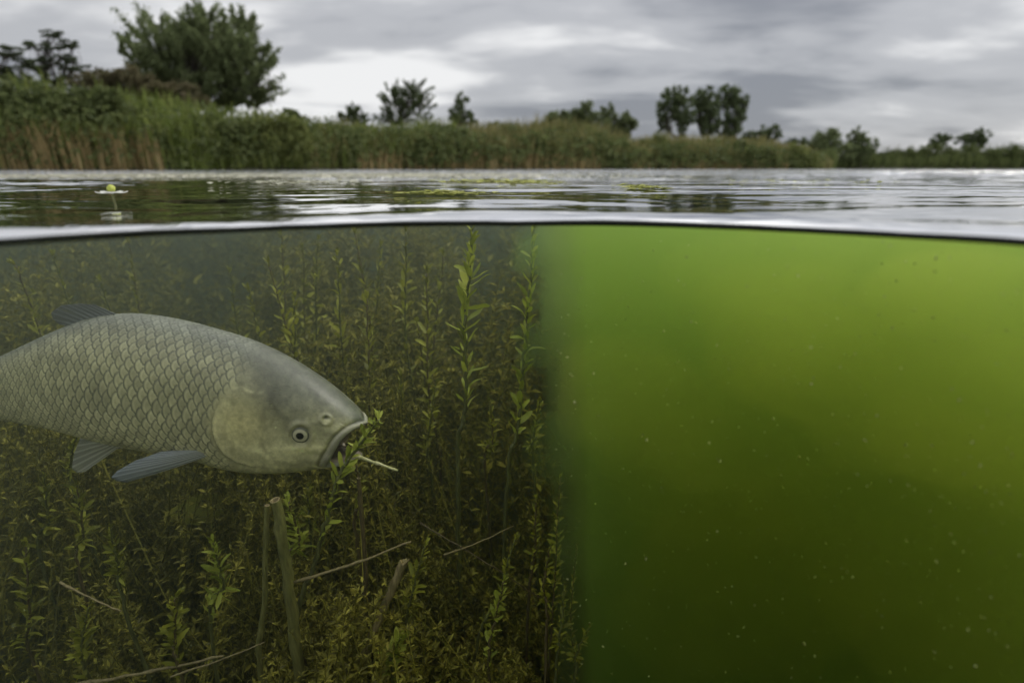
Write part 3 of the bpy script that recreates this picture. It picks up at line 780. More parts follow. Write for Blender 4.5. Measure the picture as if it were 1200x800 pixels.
# ---- fins: fans of ridged rays with a thin membrane, two skins
m_fin, nt_, out = material('fish_fin'); N = NT(nt_)
fa = N.node('ShaderNodeAttribute', attribute_name='pigment')
pb = N.node('ShaderNodeBsdfPrincipled', {'Base Color': fa.outputs['Color'], 'Roughness': .45})
tl = N.node('ShaderNodeBsdfTranslucent', {'Color': fa.outputs['Color']})
tp = N.node('ShaderNodeBsdfTransparent')
m1 = N.node('ShaderNodeMixShader', {0: .35, 1: pb.outputs[0], 2: tl.outputs[0]})
m2 = N.node('ShaderNodeMixShader', {0: N.math('MULTIPLY', N.node('ShaderNodeAttribute', attribute_name='thin').outputs['Fac'], .55), 1: m1.outputs[0], 2: tp.outputs[0]})
N.link(m2.outputs[0], out.inputs[0])
def fin(base, tips, rays, color, bend=(0, 0, 0), tipcolor=None, fork=0.0, rid=.0008):
    """base and tips: polylines of 3D points, fan of rays from one to the other"""
    nu, nv = rays * 6 + 1, 22
    base = np.array([tuple(b) for b in base]); tips = np.array([tuple(t) for t in tips])
    def along(poly, t):
        L = np.concatenate([[0], np.cumsum(np.linalg.norm(np.diff(poly, axis=0), axis=1))]); L /= L[-1]
        return np.stack([np.interp(t, L, poly[:, k]) for k in range(3)], -1)
    u = np.linspace(0, 1, nu); v = np.linspace(0, 1, nv)
    Bp, Tp = along(base, u), along(tips, u)
    G = Bp[:, None] + (Tp - Bp)[:, None] * v[None, :, None] + np.array(bend) * (np.sin(v * math.pi) * .6 + v ** 2)[None, :, None]
    du = np.gradient(G, axis=0); dv = np.gradient(G, axis=1)
    nn = np.cross(du, dv); nn /= np.linalg.norm(nn, axis=-1, keepdims=True) + 1e-12
    ridge = np.cos(u * rays * 2 * math.pi) * .5 + .5
    # rays fork once towards the rim
    rid2 = (np.cos(u * rays * 4 * math.pi) * .5 + .5)
    rg = ridge[:, None] * (1 - .5 * v[None]) + rid2[:, None] * .5 * v[None]
    th = (rid * rg + .00025) * (1.15 - v[None])
    rag = .02 * np.sin(u * rays * 2 * math.pi * 1.0 + 1.0)
    G = G + dv * 0
    Vt = np.concatenate([(G + nn * th[..., None]).reshape(-1, 3), (G - nn * th[..., None]).reshape(-1, 3)])
    i0 = np.arange(nu * nv).reshape(nu, nv); q = nu * nv
    f1 = np.stack([i0[:-1, :-1], i0[1:, :-1], i0[1:, 1:], i0[:-1, 1:]], -1).reshape(-1, 4)
    fcs = [tuple(x) for x in f1] + [tuple(x[::-1] + q) for x in f1]
    rimi = list(i0[:, 0]) ; 
    loop = list(i0[:, 0]) + list(i0[-1, 1:]) + list(i0[-2::-1, -1]) + list(i0[0, -2:0:-1])
    for a in range(len(loop)):
        b = (a + 1) % len(loop); fcs.append((int(loop[b]), int(loop[a]), int(loop[a] + q), int(loop[b] + q)))
    cA = np.array(color); cB = np.array(tipcolor or color)
    cc = cA[None, None] * (1 - v[None, :, None]) + cB[None, None] * v[None, :, None]
    cc = cc * (.62 + .5 * rg[..., None])
    thin = (1 - rg) * (.35 + .65 * v[None])
    return Vt, fcs, np.concatenate([cc.reshape(-1, 3)] * 2), np.concatenate([thin.ravel()] * 2)
def add_fin(name, *a, **k):
    Vt, fcs, cc, thin = fin(*a, **k)
    o = fish_part(name, Vt, [tuple(int(q) for q in f) for f in fcs], m_fin); paint(o, cc)
    t_ = o.data.attributes.new('thin', 'FLOAT', 'POINT'); t_.data.foreach_set('value', thin.astype(np.float32))
    return o
def flip(p, c):                                         # mirror a point across the fish's middle plane
    p = np.array(tuple(p)); s = SIDE / np.linalg.norm(SIDE); d = np.dot(p - c, s); return p - 2 * d * s
def mid_at(px): return fish_frames(np.array([float(px)]))[0][0]
def back_at(px, drop=0.0):
    C, U, W = fish_frames(np.array([float(px)])); return C[0] + U[0] * (1 - drop)
def belly_at(px, drop=0.0):
    C, U, W = fish_frames(np.array([float(px)])); return C[0] - U[0] * (1 - drop)
yd = fish_y(110)
add_fin('dorsal_fin', [back_at(142, .03), back_at(120, .03), back_at(97, .04), back_at(84, .05)],
        [at(112, 357, yd + .004), at(92, 355.5, yd + .008), at(72, 358, yd + .012), at(60, 366, yd + .015), at(62, 374, yd + .016), at(70, 380, yd + .014)],
        9, (.22, .235, .22), tipcolor=(.20, .21, .20))
pecA = [at(262, 527, .690), at(256, 524, .688), at(249, 522, .689)]
pecT = [at(150, 560.5, .690), at(139, 559, .688), at(132, 554.5, .688), at(139, 547, .690), at(160, 535, .694), at(190, 524.5, .700), at(215, 522, .703)]
add_fin('pectoral_fin', pecA, pecT, 12, (.55, .55, .47), tipcolor=(.46, .50, .54), bend=(0, -.004, -.004), rid=.0006)
cP = mid_at(255)
add_fin('pectoral_fin', [flip(p, cP) for p in pecA], [flip(p, cP) + np.array([0, 0, -.012]) for p in pecT], 12, (.55, .55, .47), tipcolor=(.46, .50, .54), rid=.0006)
pelA = [at(148, 518, .742), at(143, 514, .740), at(137, 511, .740)]
pelT = [at(99, 553, .730), at(90, 554, .731), at(84, 548, .732), at(87, 530, .735), at(96, 508, .740), at(108, 504, .742)]
add_fin('pelvic_fin', pelA, pelT, 8, (.62, .60, .44), tipcolor=(.50, .50, .42), rid=.0006)
cV = mid_at(145)
add_fin('pelvic_fin', [flip(p, cV) for p in pelA], [flip(p, cV) for p in pelT], 8, (.62, .60, .44), tipcolor=(.50, .50, .42), rid=.0006)
ya = fish_y(-20)
add_fin('anal_fin', [belly_at(-10, .05), belly_at(-30, .05), belly_at(-52, .06)], [at(-48, 520, ya), at(-66, 516, ya), at(-74, 500, ya + .004)], 8, (.25, .26, .21))
yt = fish_y(-178)
tail_pts = [at(-290, 388, yt + .02), at(-272, 410, yt + .02), at(-248, 436, yt + .016), at(-236, 462, yt + .015), at(-248, 490, yt + .016), at(-272, 516, yt + .02), at(-286, 540, yt + .02)]
add_fin('tail_fin', [back_at(-176, .02), mid_at(-178), belly_at(-176, .02)], tail_pts, 18, (.20, .21, .18))

# ------------------------------------------------------------------ water weeds
def leaf_material(name, dark, mid, light, transl=.35, rough=.5, per='island'):
    m, nt_, out = material(name); N = NT(nt_)
    if per == 'island': r = N.node('ShaderNodeNewGeometry').outputs['Random Per Island']
    else: r = N.node('ShaderNodeObjectInfo').outputs['Random']
    nz = N.node('ShaderNodeTexNoise', {'Scale': 160.0 if per != 'far' else 2.0, 'Detail': 4.0})
    f = N.math('ADD', N.math('MULTIPLY', r, .75), N.math('MULTIPLY', nz.outputs[0], .35))
    c = N.ramp(f, [(.08, dark), (.5, mid), (.98, light)])
    p = N.node('ShaderNodeBsdfPrincipled', {'Base Color': c, 'Roughness': rough, 'Specular IOR Level': .3})
    t = N.node('ShaderNodeBsdfTranslucent', {'Color': c})
    N.link(N.node('ShaderNodeMixShader', {0: transl, 1: p.outputs[0], 2: t.outputs[0]}).outputs[0], out.inputs[0])
    return m
m_leaf = leaf_material('weed_leaf', (.09, .092, .014), (.25, .26, .026), (.44, .44, .055), per='object')
m_fresh = leaf_material('fresh_weed_leaf', (.16, .19, .025), (.34, .39, .045), (.52, .55, .10), per='object')
m_bed = leaf_material('weed_bed_leaf', (.055, .048, .012), (.20, .185, .028), (.48, .43, .070))
def stem_material(name, a, b):
    m, nt_, out = material(name); N = NT(nt_)
    tc_ = N.node('ShaderNodeTexCoord')
    mp_ = N.node('ShaderNodeMapping', {0: tc_.outputs['Object'], 'Scale': (260, 260, 40)})
    nz = N.node('ShaderNodeTexNoise', {'Vector': mp_.outputs[0], 'Scale': 1.0, 'Detail': 6.0})
    bp = N.node('ShaderNodeBump', {'Height': nz.outputs[0], 'Strength': .5, 'Distance': .001})
    N.link(N.node('ShaderNodeBsdfPrincipled', {'Base Color': N.ramp(nz.outputs[0], [(.3, a), (.7, b)]), 'Roughness': .6, 'Normal': bp.outputs[0]}).outputs[0], out.inputs[0])
    return m
m_stem = stem_material('weed_stem', (.05, .055, .018), (.15, .155, .045))
m_stem_red = stem_material('brown_weed_stem', (.055, .040, .016), (.14, .105, .045))
m_stalk = stem_material('cut_stalk', (.085, .085, .022), (.21, .20, .06))
m_straw = stem_material('dead_straw', (.13, .10, .04), (.30, .24, .11))

m_pale_straw = stem_material('bitten_straw', (.36, .36, .12), (.72, .68, .40))
def spline(pts, n):
    """Catmull-Rom through the points"""
    P = [Vector(p) for p in pts]; P = [P[0] * 2 - P[1]] + P + [P[-1] * 2 - P[-2]]
    res = []
    m = len(P) - 3
    for k in range(n):
        t = k / (n - 1) * m; i = min(int(t), m - 1); t -= i
        a, b, c, d = P[i:i + 4]
        res.append(.5 * ((2 * b) + (c - a) * t + (2 * a - 5 * b + 4 * c - d) * t * t + (3 * b - a - 3 * c + d) * t ** 3))
    return res
def tube(path, radii, seg=7, cap=True):
    V, F = [], []
    n = len(path); ref = Vector((0.3, 0.9, 0.1))
    for i, p in enumerate(path):
        t = (path[min(i + 1, n - 1)] - path[max(i - 1, 0)]).normalized()
        a = t.cross(ref).normalized(); b = t.cross(a)
        for k in range(seg):
            q = 2 * math.pi * k / seg
            V.append(p + (a * math.cos(q) + b * math.sin(q)) * radii[i])
    for i in range(n - 1):
        for k in range(seg):
            F.append((i * seg + k, i * seg + (k + 1) % seg, (i + 1) * seg + (k + 1) % seg, (i + 1) * seg + k))
    if cap:
        F.append(tuple(range(seg))[::-1]); F.append(tuple((n - 1) * seg + k for k in range(seg)))
    return V, F
def leaf_mesh(name, wid, droop, fold, twist, seed):
    """lance-shaped blade of unit length along +X, folded on its midrib"""
    rnd = random.Random(seed)
    V, F = [], []; n = 7
    for i in range(n + 1):
        t = i / n
        w = wid * 1.25 * (math.sin(math.pi * min(1, t * .80 + .08)) ** .75) * (1 - .12 * t) * (1 + rnd.uniform(-.14, .14))
        if i == n: w = wid * .22
        z = -droop * t * t + .03 * math.sin(t * 7 + seed)
        a = twist * t
        for s in (-1, 0, 1):
            yy, zz = s * w, abs(s) * w * fold
            V.append((t, yy * math.cos(a) - zz * math.sin(a), z + yy * math.sin(a) + zz * math.cos(a)))
    for i in range(n):
        for s in (0, 1): F.append((i * 3 + s, (i + 1) * 3 + s, (i + 1) * 3 + s + 1, i * 3 + s + 1))
    me = bpy.data.meshes.new(name); me.from_pydata(V, [], F); me.update(); me.shade_smooth(); me.materials.append(m_leaf)
    return me
rng = random.Random(11)
LEAVES = [leaf_mesh('leaf', rng.uniform(.10, .14), rng.uniform(-.05, .26), rng.uniform(.15, .5), rng.uniform(-.6, .6), k) for k in range(9)]
FRESH = []
for me_ in LEAVES:
    c_ = me_.copy(); c_.materials[0] = m_fresh; FRESH.append(c_)
def orient(d, roll):
    """matrix whose X axis runs along d"""
    d = d.normalized(); up_ = Vector((0, 0, 1))
    if abs(d.z) > .97: up_ = Vector((0, 1, 0))
    y = up_.cross(d).normalized(); z = d.cross(y)
    m = Matrix((d, y, z)).transposed()
    return m.to_4x4() @ Matrix.Rotation(roll, 4, 'X')
def plant(path_pts, label, leaf_len, spacing, radius, group=None, seed=0, leaf_from=0.0, open_deg=(28, 60), tip=True, mat=None, dens=1.0, name='water_weed', leaves=None):
    """upright weed: stem tube and opposite pairs of leaves, every leaf a part. path runs from root to tip"""
    rnd = random.Random(seed); leaves = leaves or LEAVES
    base = Vector(path_pts[0])
    root = empty(name, base)
    tag(root, label, 'water plant', group)
    L = sum((Vector(b) - Vector(a)).length for a, b in zip(path_pts[:-1], path_pts[1:]))
    n = max(10, int(L / .014))
    path = [p - base for p in spline(path_pts, n)]
    b1, b2, b3 = rnd.uniform(0, 6), rnd.uniform(0, 6), rnd.uniform(.006, .014)
    wob = [Vector((rnd.gauss(0, 1), rnd.gauss(0, 1), 0)) * radius * .35 + Vector((math.sin(i * .19 + b1), math.cos(i * .16 + b2), 0)) * b3 * .5 * (1 - i / n) for i, _ in enumerate(path)]
    path = [p + w for p, w in zip(path, wob)]
    rad = [radius * (1.12 - .72 * i / (n - 1)) * (1.22 if i % max(1, int(spacing / .014)) == 0 else 1) for i in range(n)]
    V, F = tube(path, rad)
    mesh_obj('stem', [tuple(v) for v in V], F, mat or m_stem, root, True)
    s, k = L * leaf_from, 0
    while s < L - .002:
        f = s / L; q = f * (n - 1); i = min(int(q), n - 2)
        p = path[i].lerp(path[i + 1], q - i); t = (path[i + 1] - path[i]).normalized()
        az = (k % 2) * math.pi / 2 + rnd.uniform(-.5, .5) + seed
        env = (.55 + .45 * min(1, f * 2.2)) * (1 - .55 * max(0, f - .78) / .22)
        for side in (0, math.pi):
            if rnd.random() > .88 * dens: continue
            a = az + side + rnd.uniform(-.25, .25)
            perp = t.cross(Vector((math.cos(a), math.sin(a), .05))).normalized()
            od = math.radians(rnd.uniform(*open_deg)) * (1 - .45 * max(0, f - .7) / .3)
            d = t * math.cos(od) + perp * math.sin(od)
            ln = leaf_len * .78 * env * rnd.uniform(.55, 1.2)
            o = bpy.data.objects.new('leaf', leaves[rnd.randrange(len(leaves))]); col.objects.link(o); o.parent = root
            o.matrix_local = Matrix.Translation(p) @ orient(d, rnd.uniform(-.7, .7)) @ Matrix.Diagonal((ln, ln * rnd.uniform(.8, 1.25), ln, 1))
        s += spacing * .82 * rnd.uniform(.7, 1.3) * (1 - .45 * max(0, f - .6) / .4); k += 1
    if tip:
        for j in range(4):
            a = j * 1.57 + rnd.uniform(-.3, .3); t = (path[-1] - path[-2]).normalized()
            perp = t.cross(Vector((math.cos(a), math.sin(a), .05))).normalized()
            d = t + perp * rnd.uniform(.12, .4); ln = leaf_len * rnd.uniform(.35, .55)
            o = bpy.data.objects.new('leaf', leaves[rnd.randrange(len(leaves))]); col.objects.link(o); o.parent = root
            o.matrix_local = Matrix.Translation(path[-1]) @ orient(d, rnd.uniform(-.7, .7)) @ Matrix.Diagonal((ln, ln, ln, 1))
    return root
def down(p, dx=0.0, dy=0.0):            # where a stem that leaves the picture or the tangle reaches the mud
    return Vector((p.x + dx, p.y + dy, bed_z + .01))
def rooted(pts, dx=.0, dy=.03): return [down(pts[0], dx, dy)] + pts
def rooted_line(pts):                   # carries on down in its own direction
    d = pts[0] - pts[1]; k = min(.5, (pts[0].z - bed_z - .01) / max(1e-3, -d.z) * .3); q = pts[0] + d * k
    return [Vector((q.x + d.x * k * .6, q.y, bed_z + .01)), q] + pts

plant(rooted([at(538, 565, .80), at(543, 480, .80), at(546, 400, .80), at(549, 330, .80), at(554, 267, .80)], -.02), 'tall single weed stem with long paired leaves standing clear of the murk', .047, .026, .0034, seed=3, leaf_from=.40, open_deg=(16, 50), leaves=FRESH)
plant(rooted([at(596, 570, .82), at(604, 510, .82), at(613, 440, .82), at(619, 360, .82), at(626, 268, .82)], -.03), 'tall slanting weed stem at the edge of the open green water', .040, .024, .0031, seed=8, leaf_from=.40, open_deg=(16, 50), leaves=FRESH)
plant(rooted([at(648, 745, .70), at(650, 660, .70), at(657, 560, .70)], -.02), 'dark short weed sprig standing alone in front of open green water', .022, .017, .0016, seed=21, leaf_from=.25, mat=m_stem_red, open_deg=(30, 75))
plant(rooted([at(672, 800, .66), at(668, 740, .66), at(676, 640, .67)], -.02), 'sparse thin weed shoot rising low beside the green water', .016, .016, .0010, seed=29, leaf_from=.3, mat=m_stem_red)
plant(rooted([at(345, 760, .63), at(368, 650, .645), at(388, 590, .655), at(404, 547, .66), at(424, 517, .664), at(445, 491, .664)], -.03), 'leafy weed shoot with its tip held in the open mouth of the fish', .034, .020, .0032, seed=5, leaf_from=.35, open_deg=(18, 48), leaves=FRESH)
plant(rooted([at(420, 640, .74), at(421, 590, .74), at(418, 545, .74)], .0), 'brown straight weed stem right below the mouth of the fish', .026, .030, .0034, seed=14, leaf_from=.5, mat=m_stem_red, dens=.8)
near_list = [  # picture point of tip, distance, picture point further down
 ((338, 588), .64, (338, 690), 'short pale weed tuft beside the cut hollow stalk', .030),
 ((603, 632), .70, (560, 760), 'slanting weed shoot with bright tip rising from the dark hollow', .026),
 ((498, 640), .66, (478, 745), 'weed shoot leaning beside the ragged brown stalk', .030),
 ((590, 680), .64, (572, 790), 'bushy small weed with a pale green crown over dark mud', .026),
 ((250, 636), .62, (248, 740), 'weed sprig with thick bright green crown of rounded leaves', .034),
 ((130, 618), .62, (150, 720), 'weed with a forked broken tip among the dense carpet', .026),
 ((90, 568), .74, (92, 680), 'upright weed with ladder of leaf pairs under the pelvic fin', .030),
 ((52, 560), .78, (50, 660), 'upright bushy weed beneath the tail of the fish', .030),
 ((92, 500), .80, (92, 590), 'weed tip touching the pelvic fin of the fish', .026),
 ((30, 640), .66, (40, 780), 'broad leaved weed in the dark corner of the carpet', .036),
 ((105, 710), .58, (110, 800), 'weed shoot with pale bud low in the dark carpet', .028),
 ((470, 745), .58, (462, 800), 'low rosette of three rounded bright leaves above dark mud', .034),
 ((205, 700), .58, (215, 800), 'brownish weed with drooping older leaves', .030),
 ((360, 570), .78, (365, 640), 'leafy weed tuft below the gill cover of the fish', .028),
 ((510, 450), .92, (505, 560), 'weed shoot between the fish mouth and the tall stem', .026),
 ((575, 470), .90, (570, 560), 'weed shoot between the two tall stems', .024),
 ((632, 470), .86, (626, 560), 'dark bushy weed shoot at the foot of the slanting stem', .024),
 ((470, 440), .96, (470, 540), 'weed shoot standing just ahead of the fish snout', .026),
 ((645, 640), .62, (640, 740), 'dark ragged weed leaning out into the green murk', .020),
 ((662, 690), .60, (655, 790), 'lowest dark weed at the foot of the green murk', .020),
 ((690, 735), .60, (676, 800), 'outermost faint weed tip in the green murk', .018),
 ((628, 585), .74, (622, 690), 'dark bushy weed below the slanting tall stem', .022),
 ((445, 470), 1.0, (448, 560), 'thin weed shoot behind the fish mouth', .024),
]
for k, (tp_, y, lo, lab, ll) in enumerate(near_list):
    a, b = at(*lo, y), at(*tp_, y)
    midp = a.lerp(b, .5) + Vector((rng.uniform(-.012, .012), rng.uniform(-.01, .01), 0))
    plant(rooted([a, midp, b], rng.uniform(-.03, .03)), lab, ll, .019, .0024, seed=40 + k, leaf_from=.35, mat=m_stem if k % 3 else m_stem_red, leaves=FRESH if k in (0, 3, 4, 11) else None)
far_list = [((150, 284), 1.30, 'hazy weed stem rising behind the highest point of the fish back'), ((62, 300), 1.15, 'hazy weed stem rising straight behind the dorsal fin'),
 ((18, 310), 1.05, 'hazy yellowish weed stem rising behind the fish tail'), ((118, 330), 1.2, 'low hazy weed just ahead of the dorsal fin'), ((330, 276), 1.25, 'faint weed stem at the near side of the dark gap above the fish head'),
 ((372, 282), 1.20, 'brownish hazy stem with wide leaf pairs above the fish head'), ((416, 274), 1.12, 'straight hazy stem reaching the surface above the fish snout'), ((476, 272), 1.08, 'hazy stem reaching the surface beside the tall clear stem'),
 ((500, 320), 1.02, 'leaning hazy stem next to the tall clear stem'), ((292, 340), 1.10, 'bright hazy weed at the edge of the dark gap above the fish neck'), ((355, 292), 1.32, 'faintest weed stem in the haze above the fish head'),
 ((446, 290), 1.22, 'faint stem between two stems that reach the surface'), ((520, 300), 1.16, 'faint stem just behind the tall clear stem'), ((395, 300), 1.05, 'leafy stem standing over the fish forehead'),
 ((315, 310), 1.0, 'sharp leafy stem right above the fish neck'), ((270, 320), 1.35, 'faint weed leaning into the dark gap'), ((430, 350), .98, 'shorter leafy stem in front of the fish snout'),
 ((40, 345), 1.28, 'short faint weed below the yellowish stem by the fish tail'), ((490, 380), 1.1, 'short bushy stem between the snout and the tall clear stem'), ((345, 350), .98, 'short leafy weed touching the fish forehead')]
for k, (tp_, y, lab) in enumerate(far_list):
    b = at(*tp_, y); bx = b + Vector((rng.uniform(-.06, .04), rng.uniform(-.03, .05), -.45))
    plant(rooted([bx, b.lerp(bx, .5) + Vector((rng.uniform(-.02, .02), 0, 0)), b], .0), lab, .040, .027, .0028, group='hazy weed stems behind the fish', seed=90 + k, leaf_from=.45, mat=m_stem if k % 2 else m_stem_red, open_deg=(25, 65))

# ---- cut stalks and dead straws
def stalk(path, r0, r1, label, mat, name='cut_stalk', hollow=False, cat='plant stalk', ragged=0.0):
    base = Vector(path[0]); root = empty(name, base); tag(root, label, cat)
    n = 26; P = [p - base for p in spline(path, n)]
    rq = random.Random(int(r0 * 1e6)); rad = [(r0 + (r1 - r0) * i / (n - 1)) * rq.uniform(.93, 1.07) * (1.18 if i % 9 == 4 else 1) for i in range(n)]
    P = [p + Vector((rq.gauss(0, 1), rq.gauss(0, 1), 0)) * r0 * .10 for p in P]
    seg = 14
    V, F = tube(P, rad, seg, cap=False)
    if ragged:
        rr = random.Random(4)
        for k in range(seg): V[(n - 1) * seg + k] += (P[-1] - P[-2]).normalized() * rr.uniform(-ragged, ragged)
    mesh_obj('stem', [tuple(v) for v in V], F, mat, root, True)
    t = (P[-1] - P[-2]).normalized()
    # cut end: rim ring sinking into the hollow
    ring = [V[(n - 1) * seg + k] for k in range(seg)]; c = sum(ring, Vector()) / seg
    W, G = [], []
    for f, dz in ((1.0, 0), (.80, .0004), (.66, -.0006), (.60, -.008 if hollow else -.0012), (.05, -.010 if hollow else -.0014)):
        for v in ring: W.append(tuple(c + (v - c) * f + t * dz))
    for a in range(4):
        for k in range(seg): G.append((a * seg + k, a * seg + (k + 1) % seg, (a + 1) * seg + (k + 1) % seg, (a + 1) * seg + k))
    mesh_obj('cut_end', W, G, m_straw, root, True)
    return root
stalk(rooted_line([at(352, 800, .60), at(343, 720, .605), at(333, 645, .61), at(323, 585, .615)]), .0095, .0068, 'thick olive hollow stalk cut off square at its top', m_stalk, hollow=True)
stalk(rooted([at(308, 800, .61), at(310, 700, .615), at(313, 592, .62)], .0), .0048, .0034, 'thin olive stalk standing close against the thick hollow one', m_stalk)
stalk(rooted_line([at(424, 772, .60), at(448, 715, .605), at(474, 656, .61)]), .0062, .0056, 'ragged brown dead stalk leaning over the carpet', m_straw, ragged=.006)
stalk(rooted([at(432, 730, .67), at(428, 660, .672), at(420, 560, .68)], .0), .0042, .0030, 'reddish upright stalk with pale node scars under the fish', m_stem_red)
def straw(a, b, r, label, sag=.01, mat=None):
    m = a.lerp(b, .5) - Vector((0, 0, sag)); P = spline([a, m, b], 14); base = Vector(a)
    rr = random.Random(int(a.x * 9e4)); L = (b - a).length
    P = [p + Vector((0, rr.gauss(0, 1), rr.gauss(0, 1))) * L * .003 for p in P]
    V, F = tube([p - base for p in P], [r * .8 * (1.1 - .5 * i / 13) * rr.uniform(.85, 1.15) * (1.35 if i % 5 == 2 else 1) for i in range(14)], 8)
    o = mesh_obj('dead_straw', [tuple(v) for v in V], F, mat or m_straw, None, True); o.location = base
    tag(o, label, 'straw'); return o
straw(at(414, 533, .690), at(466, 551, .676), .0030, 'short bitten pale straw sticking out below the fish lips', 0, m_pale_straw)
straw(at(345, 682, .62), at(482, 634, .64), .0026, 'thin pale straw lying across the stalks under the fish', .004)
straw(at(520, 650, .72), at(602, 616, .78), .0018, 'thin straw slanting through the dark hollow', .004)
straw(at(492, 612, .76), at(640, 705, .70), .0014, 'fine dark twig crossing the straw in the hollow', -.004, m_stem_red)
straw(at(70, 682, .58), at(142, 716, .57), .0019, 'short yellow straw resting on the weed carpet', .002)
straw(at(75, 803, .56), at(262, 768, .58), .0030, 'long brown straw lying along the bottom of the carpet', .004)
straw(at(200, 792, .56), at(310, 752, .60), .0016, 'thin brown straw lying above the longest brown one', .003)
# one broad sunken leaf
bl = leaf_mesh('broad_leaf', .26, .15, .12, .2, 77); blo = bpy.data.objects.new('sunken_leaf', bl); col.objects.link(blo)
blo.matrix_world = Matrix.Translation(at(200, 606, .86)) @ orient(at(262, 586, .90) - at(200, 606, .86), .5) @ Matrix.Diagonal((.10, .10, .10, 1))
tag(blo, 'broad rounded olive leaf lying on the carpet beneath the fish', 'leaf')

# ---- the mass of the weed bed
def bed_top(x, y):
    px = 600 + 620 * x / (y * .97)
    t = np.interp(y, [.45, .58, .72, .86, 1.0, 1.2, 1.5, 2.0, 3.2], [-.70, -.65, -.56, -.46, -.38, -.33, -.27, -.17, -.08])
    hole = np.exp(-((px - 560) / 95.0) ** 2) * np.clip(1.15 - y, 0, .35) * .45
    gap = np.exp(-((px - 218) / 62.0) ** 2) * np.clip((y - 1.0) / .4, 0, 1) * .20
    edge_ = np.clip((px - 600) / 60.0, 0, 1.5) * .06
    return t - hole - gap - edge_
def make_bed(name, label, n, ylo, yhi, seed, leaf, per):
    R = np.random.RandomState(seed)
    out_v, out_f = [], []; base_i = 0
    y = ylo + (yhi - ylo) * R.rand(n) ** 0.9
    u = R.rand(n)
    xr = .060 + .07 * (fbm(y * 7 + seed, y * 0 + 3, 17) - .5)
    x = y * (-1.5 + u * (1.5 + xr)) 
    keep = (np.hypot(x, y) > .485) & (R.rand(n) < np.clip((fbm(x * 9 + 2, y * 9, 63, 2) - .36) * 4.5, .04, 1))
    x, y = x[keep], y[keep]; n = len(x)
    top = bed_top(x, y) + .20 * (fbm(x * 7 + 9, y * 7, 31, 2) - .5) * 2 - np.abs(R.normal(0, .08, n))
    top = np.minimum(top, -.02)
    H = np.minimum(.42, top - bed_z)
    lean = R.normal(0, .26, (n, 2))
    # stems: two crossed thin ribbons
    k_leaf = per
    tq = R.rand(n, k_leaf)
    tq = 1 - tq ** 1.25 * .98
    nd = R.randint(11, 20, n)[:, None]; tq = np.clip(np.round(tq * nd) / nd + R.normal(0, .006, tq.shape), 0, 1)
    bx = x[:, None] + lean[:, 0, None] * (tq - 1) * H[:, None] * 1.2
    by = y[:, None] + lean[:, 1, None] * (tq - 1) * H[:, None] * 1.2
    bz = top[:, None] - (1 - tq) * H[:, None]
    az = R.rand(n, k_leaf) * 2 * np.pi
    el_ = R.uniform(.1, 1.0, (n, k_leaf)) 
    ln = leaf * R.uniform(.55, 1.25, (n, k_leaf)) * (1 - .4 * np.clip(tq - .85, 0, 1) / .15)
    d = np.stack([np.cos(az) * np.cos(el_), np.sin(az) * np.cos(el_), np.sin(el_)], -1)
    s = np.stack([-np.sin(az), np.cos(az), np.zeros_like(az)], -1)
    nrm = np.cross(d, s)
    b = np.stack([bx, by, bz], -1)
    w = ln * R.uniform(.13, .20, ln.shape)
    mid_ = b + d * (ln * .5)[..., None] + nrm * (ln * .05)[..., None]
    tipp = b + d * ln[..., None] - nrm * (ln * R.uniform(-.05, .2, ln.shape))[..., None]
    quad = np.stack([b, mid_ + s * w[..., None], tipp, mid_ - s * w[..., None]], 2).reshape(-1, 4, 3)
    V = quad.reshape(-1, 3); q = len(quad)
    I = np.arange(q * 4).reshape(q, 4)
    F = np.concatenate([I[:, [0, 1, 2]], I[:, [0, 2, 3]]])
    # stems
    sb = np.stack([x - lean[:, 0] * H * 1.2, y - lean[:, 1] * H * 1.2, top - H], -1); stp = np.stack([x, y, top], -1)
    wd = R.uniform(.0009, .0018, n)
    off = np.array([[1, 0, 0], [-.5, .87, 0], [-.5, -.87, 0]])
    SV = np.concatenate([sb[:, None] + off[None] * wd[:, None, None], stp[:, None] + off[None] * wd[:, None, None] * .5], 1)
    SI = np.arange(n * 6).reshape(n, 6) + len(V)
    SF = np.concatenate([SI[:, [a, (a + 1) % 3, 3 + (a + 1) % 3, 3 + a]] for a in range(3)])
    faces = F.tolist() + SF.tolist()
    o = mesh_obj(name, np.concatenate([V, SV.reshape(-1, 3)]), faces, m_bed)
    tag(o, label, 'water weed', kind='stuff'); return o
make_bed('weed_bed', 'dense olive carpet of small leaved water weed below the fish', 5200, .46, 1.05, 5, .0160, 60)
make_bed('weed_thicket', 'hazy thicket of water weed growing up behind the fish', 3000, .98, 1.9, 6, .027, 50)
make_bed('weed_backdrop', 'dark distant mass of water weed fading into the murk', 1500, 1.8, 4.2, 7, .06, 44)

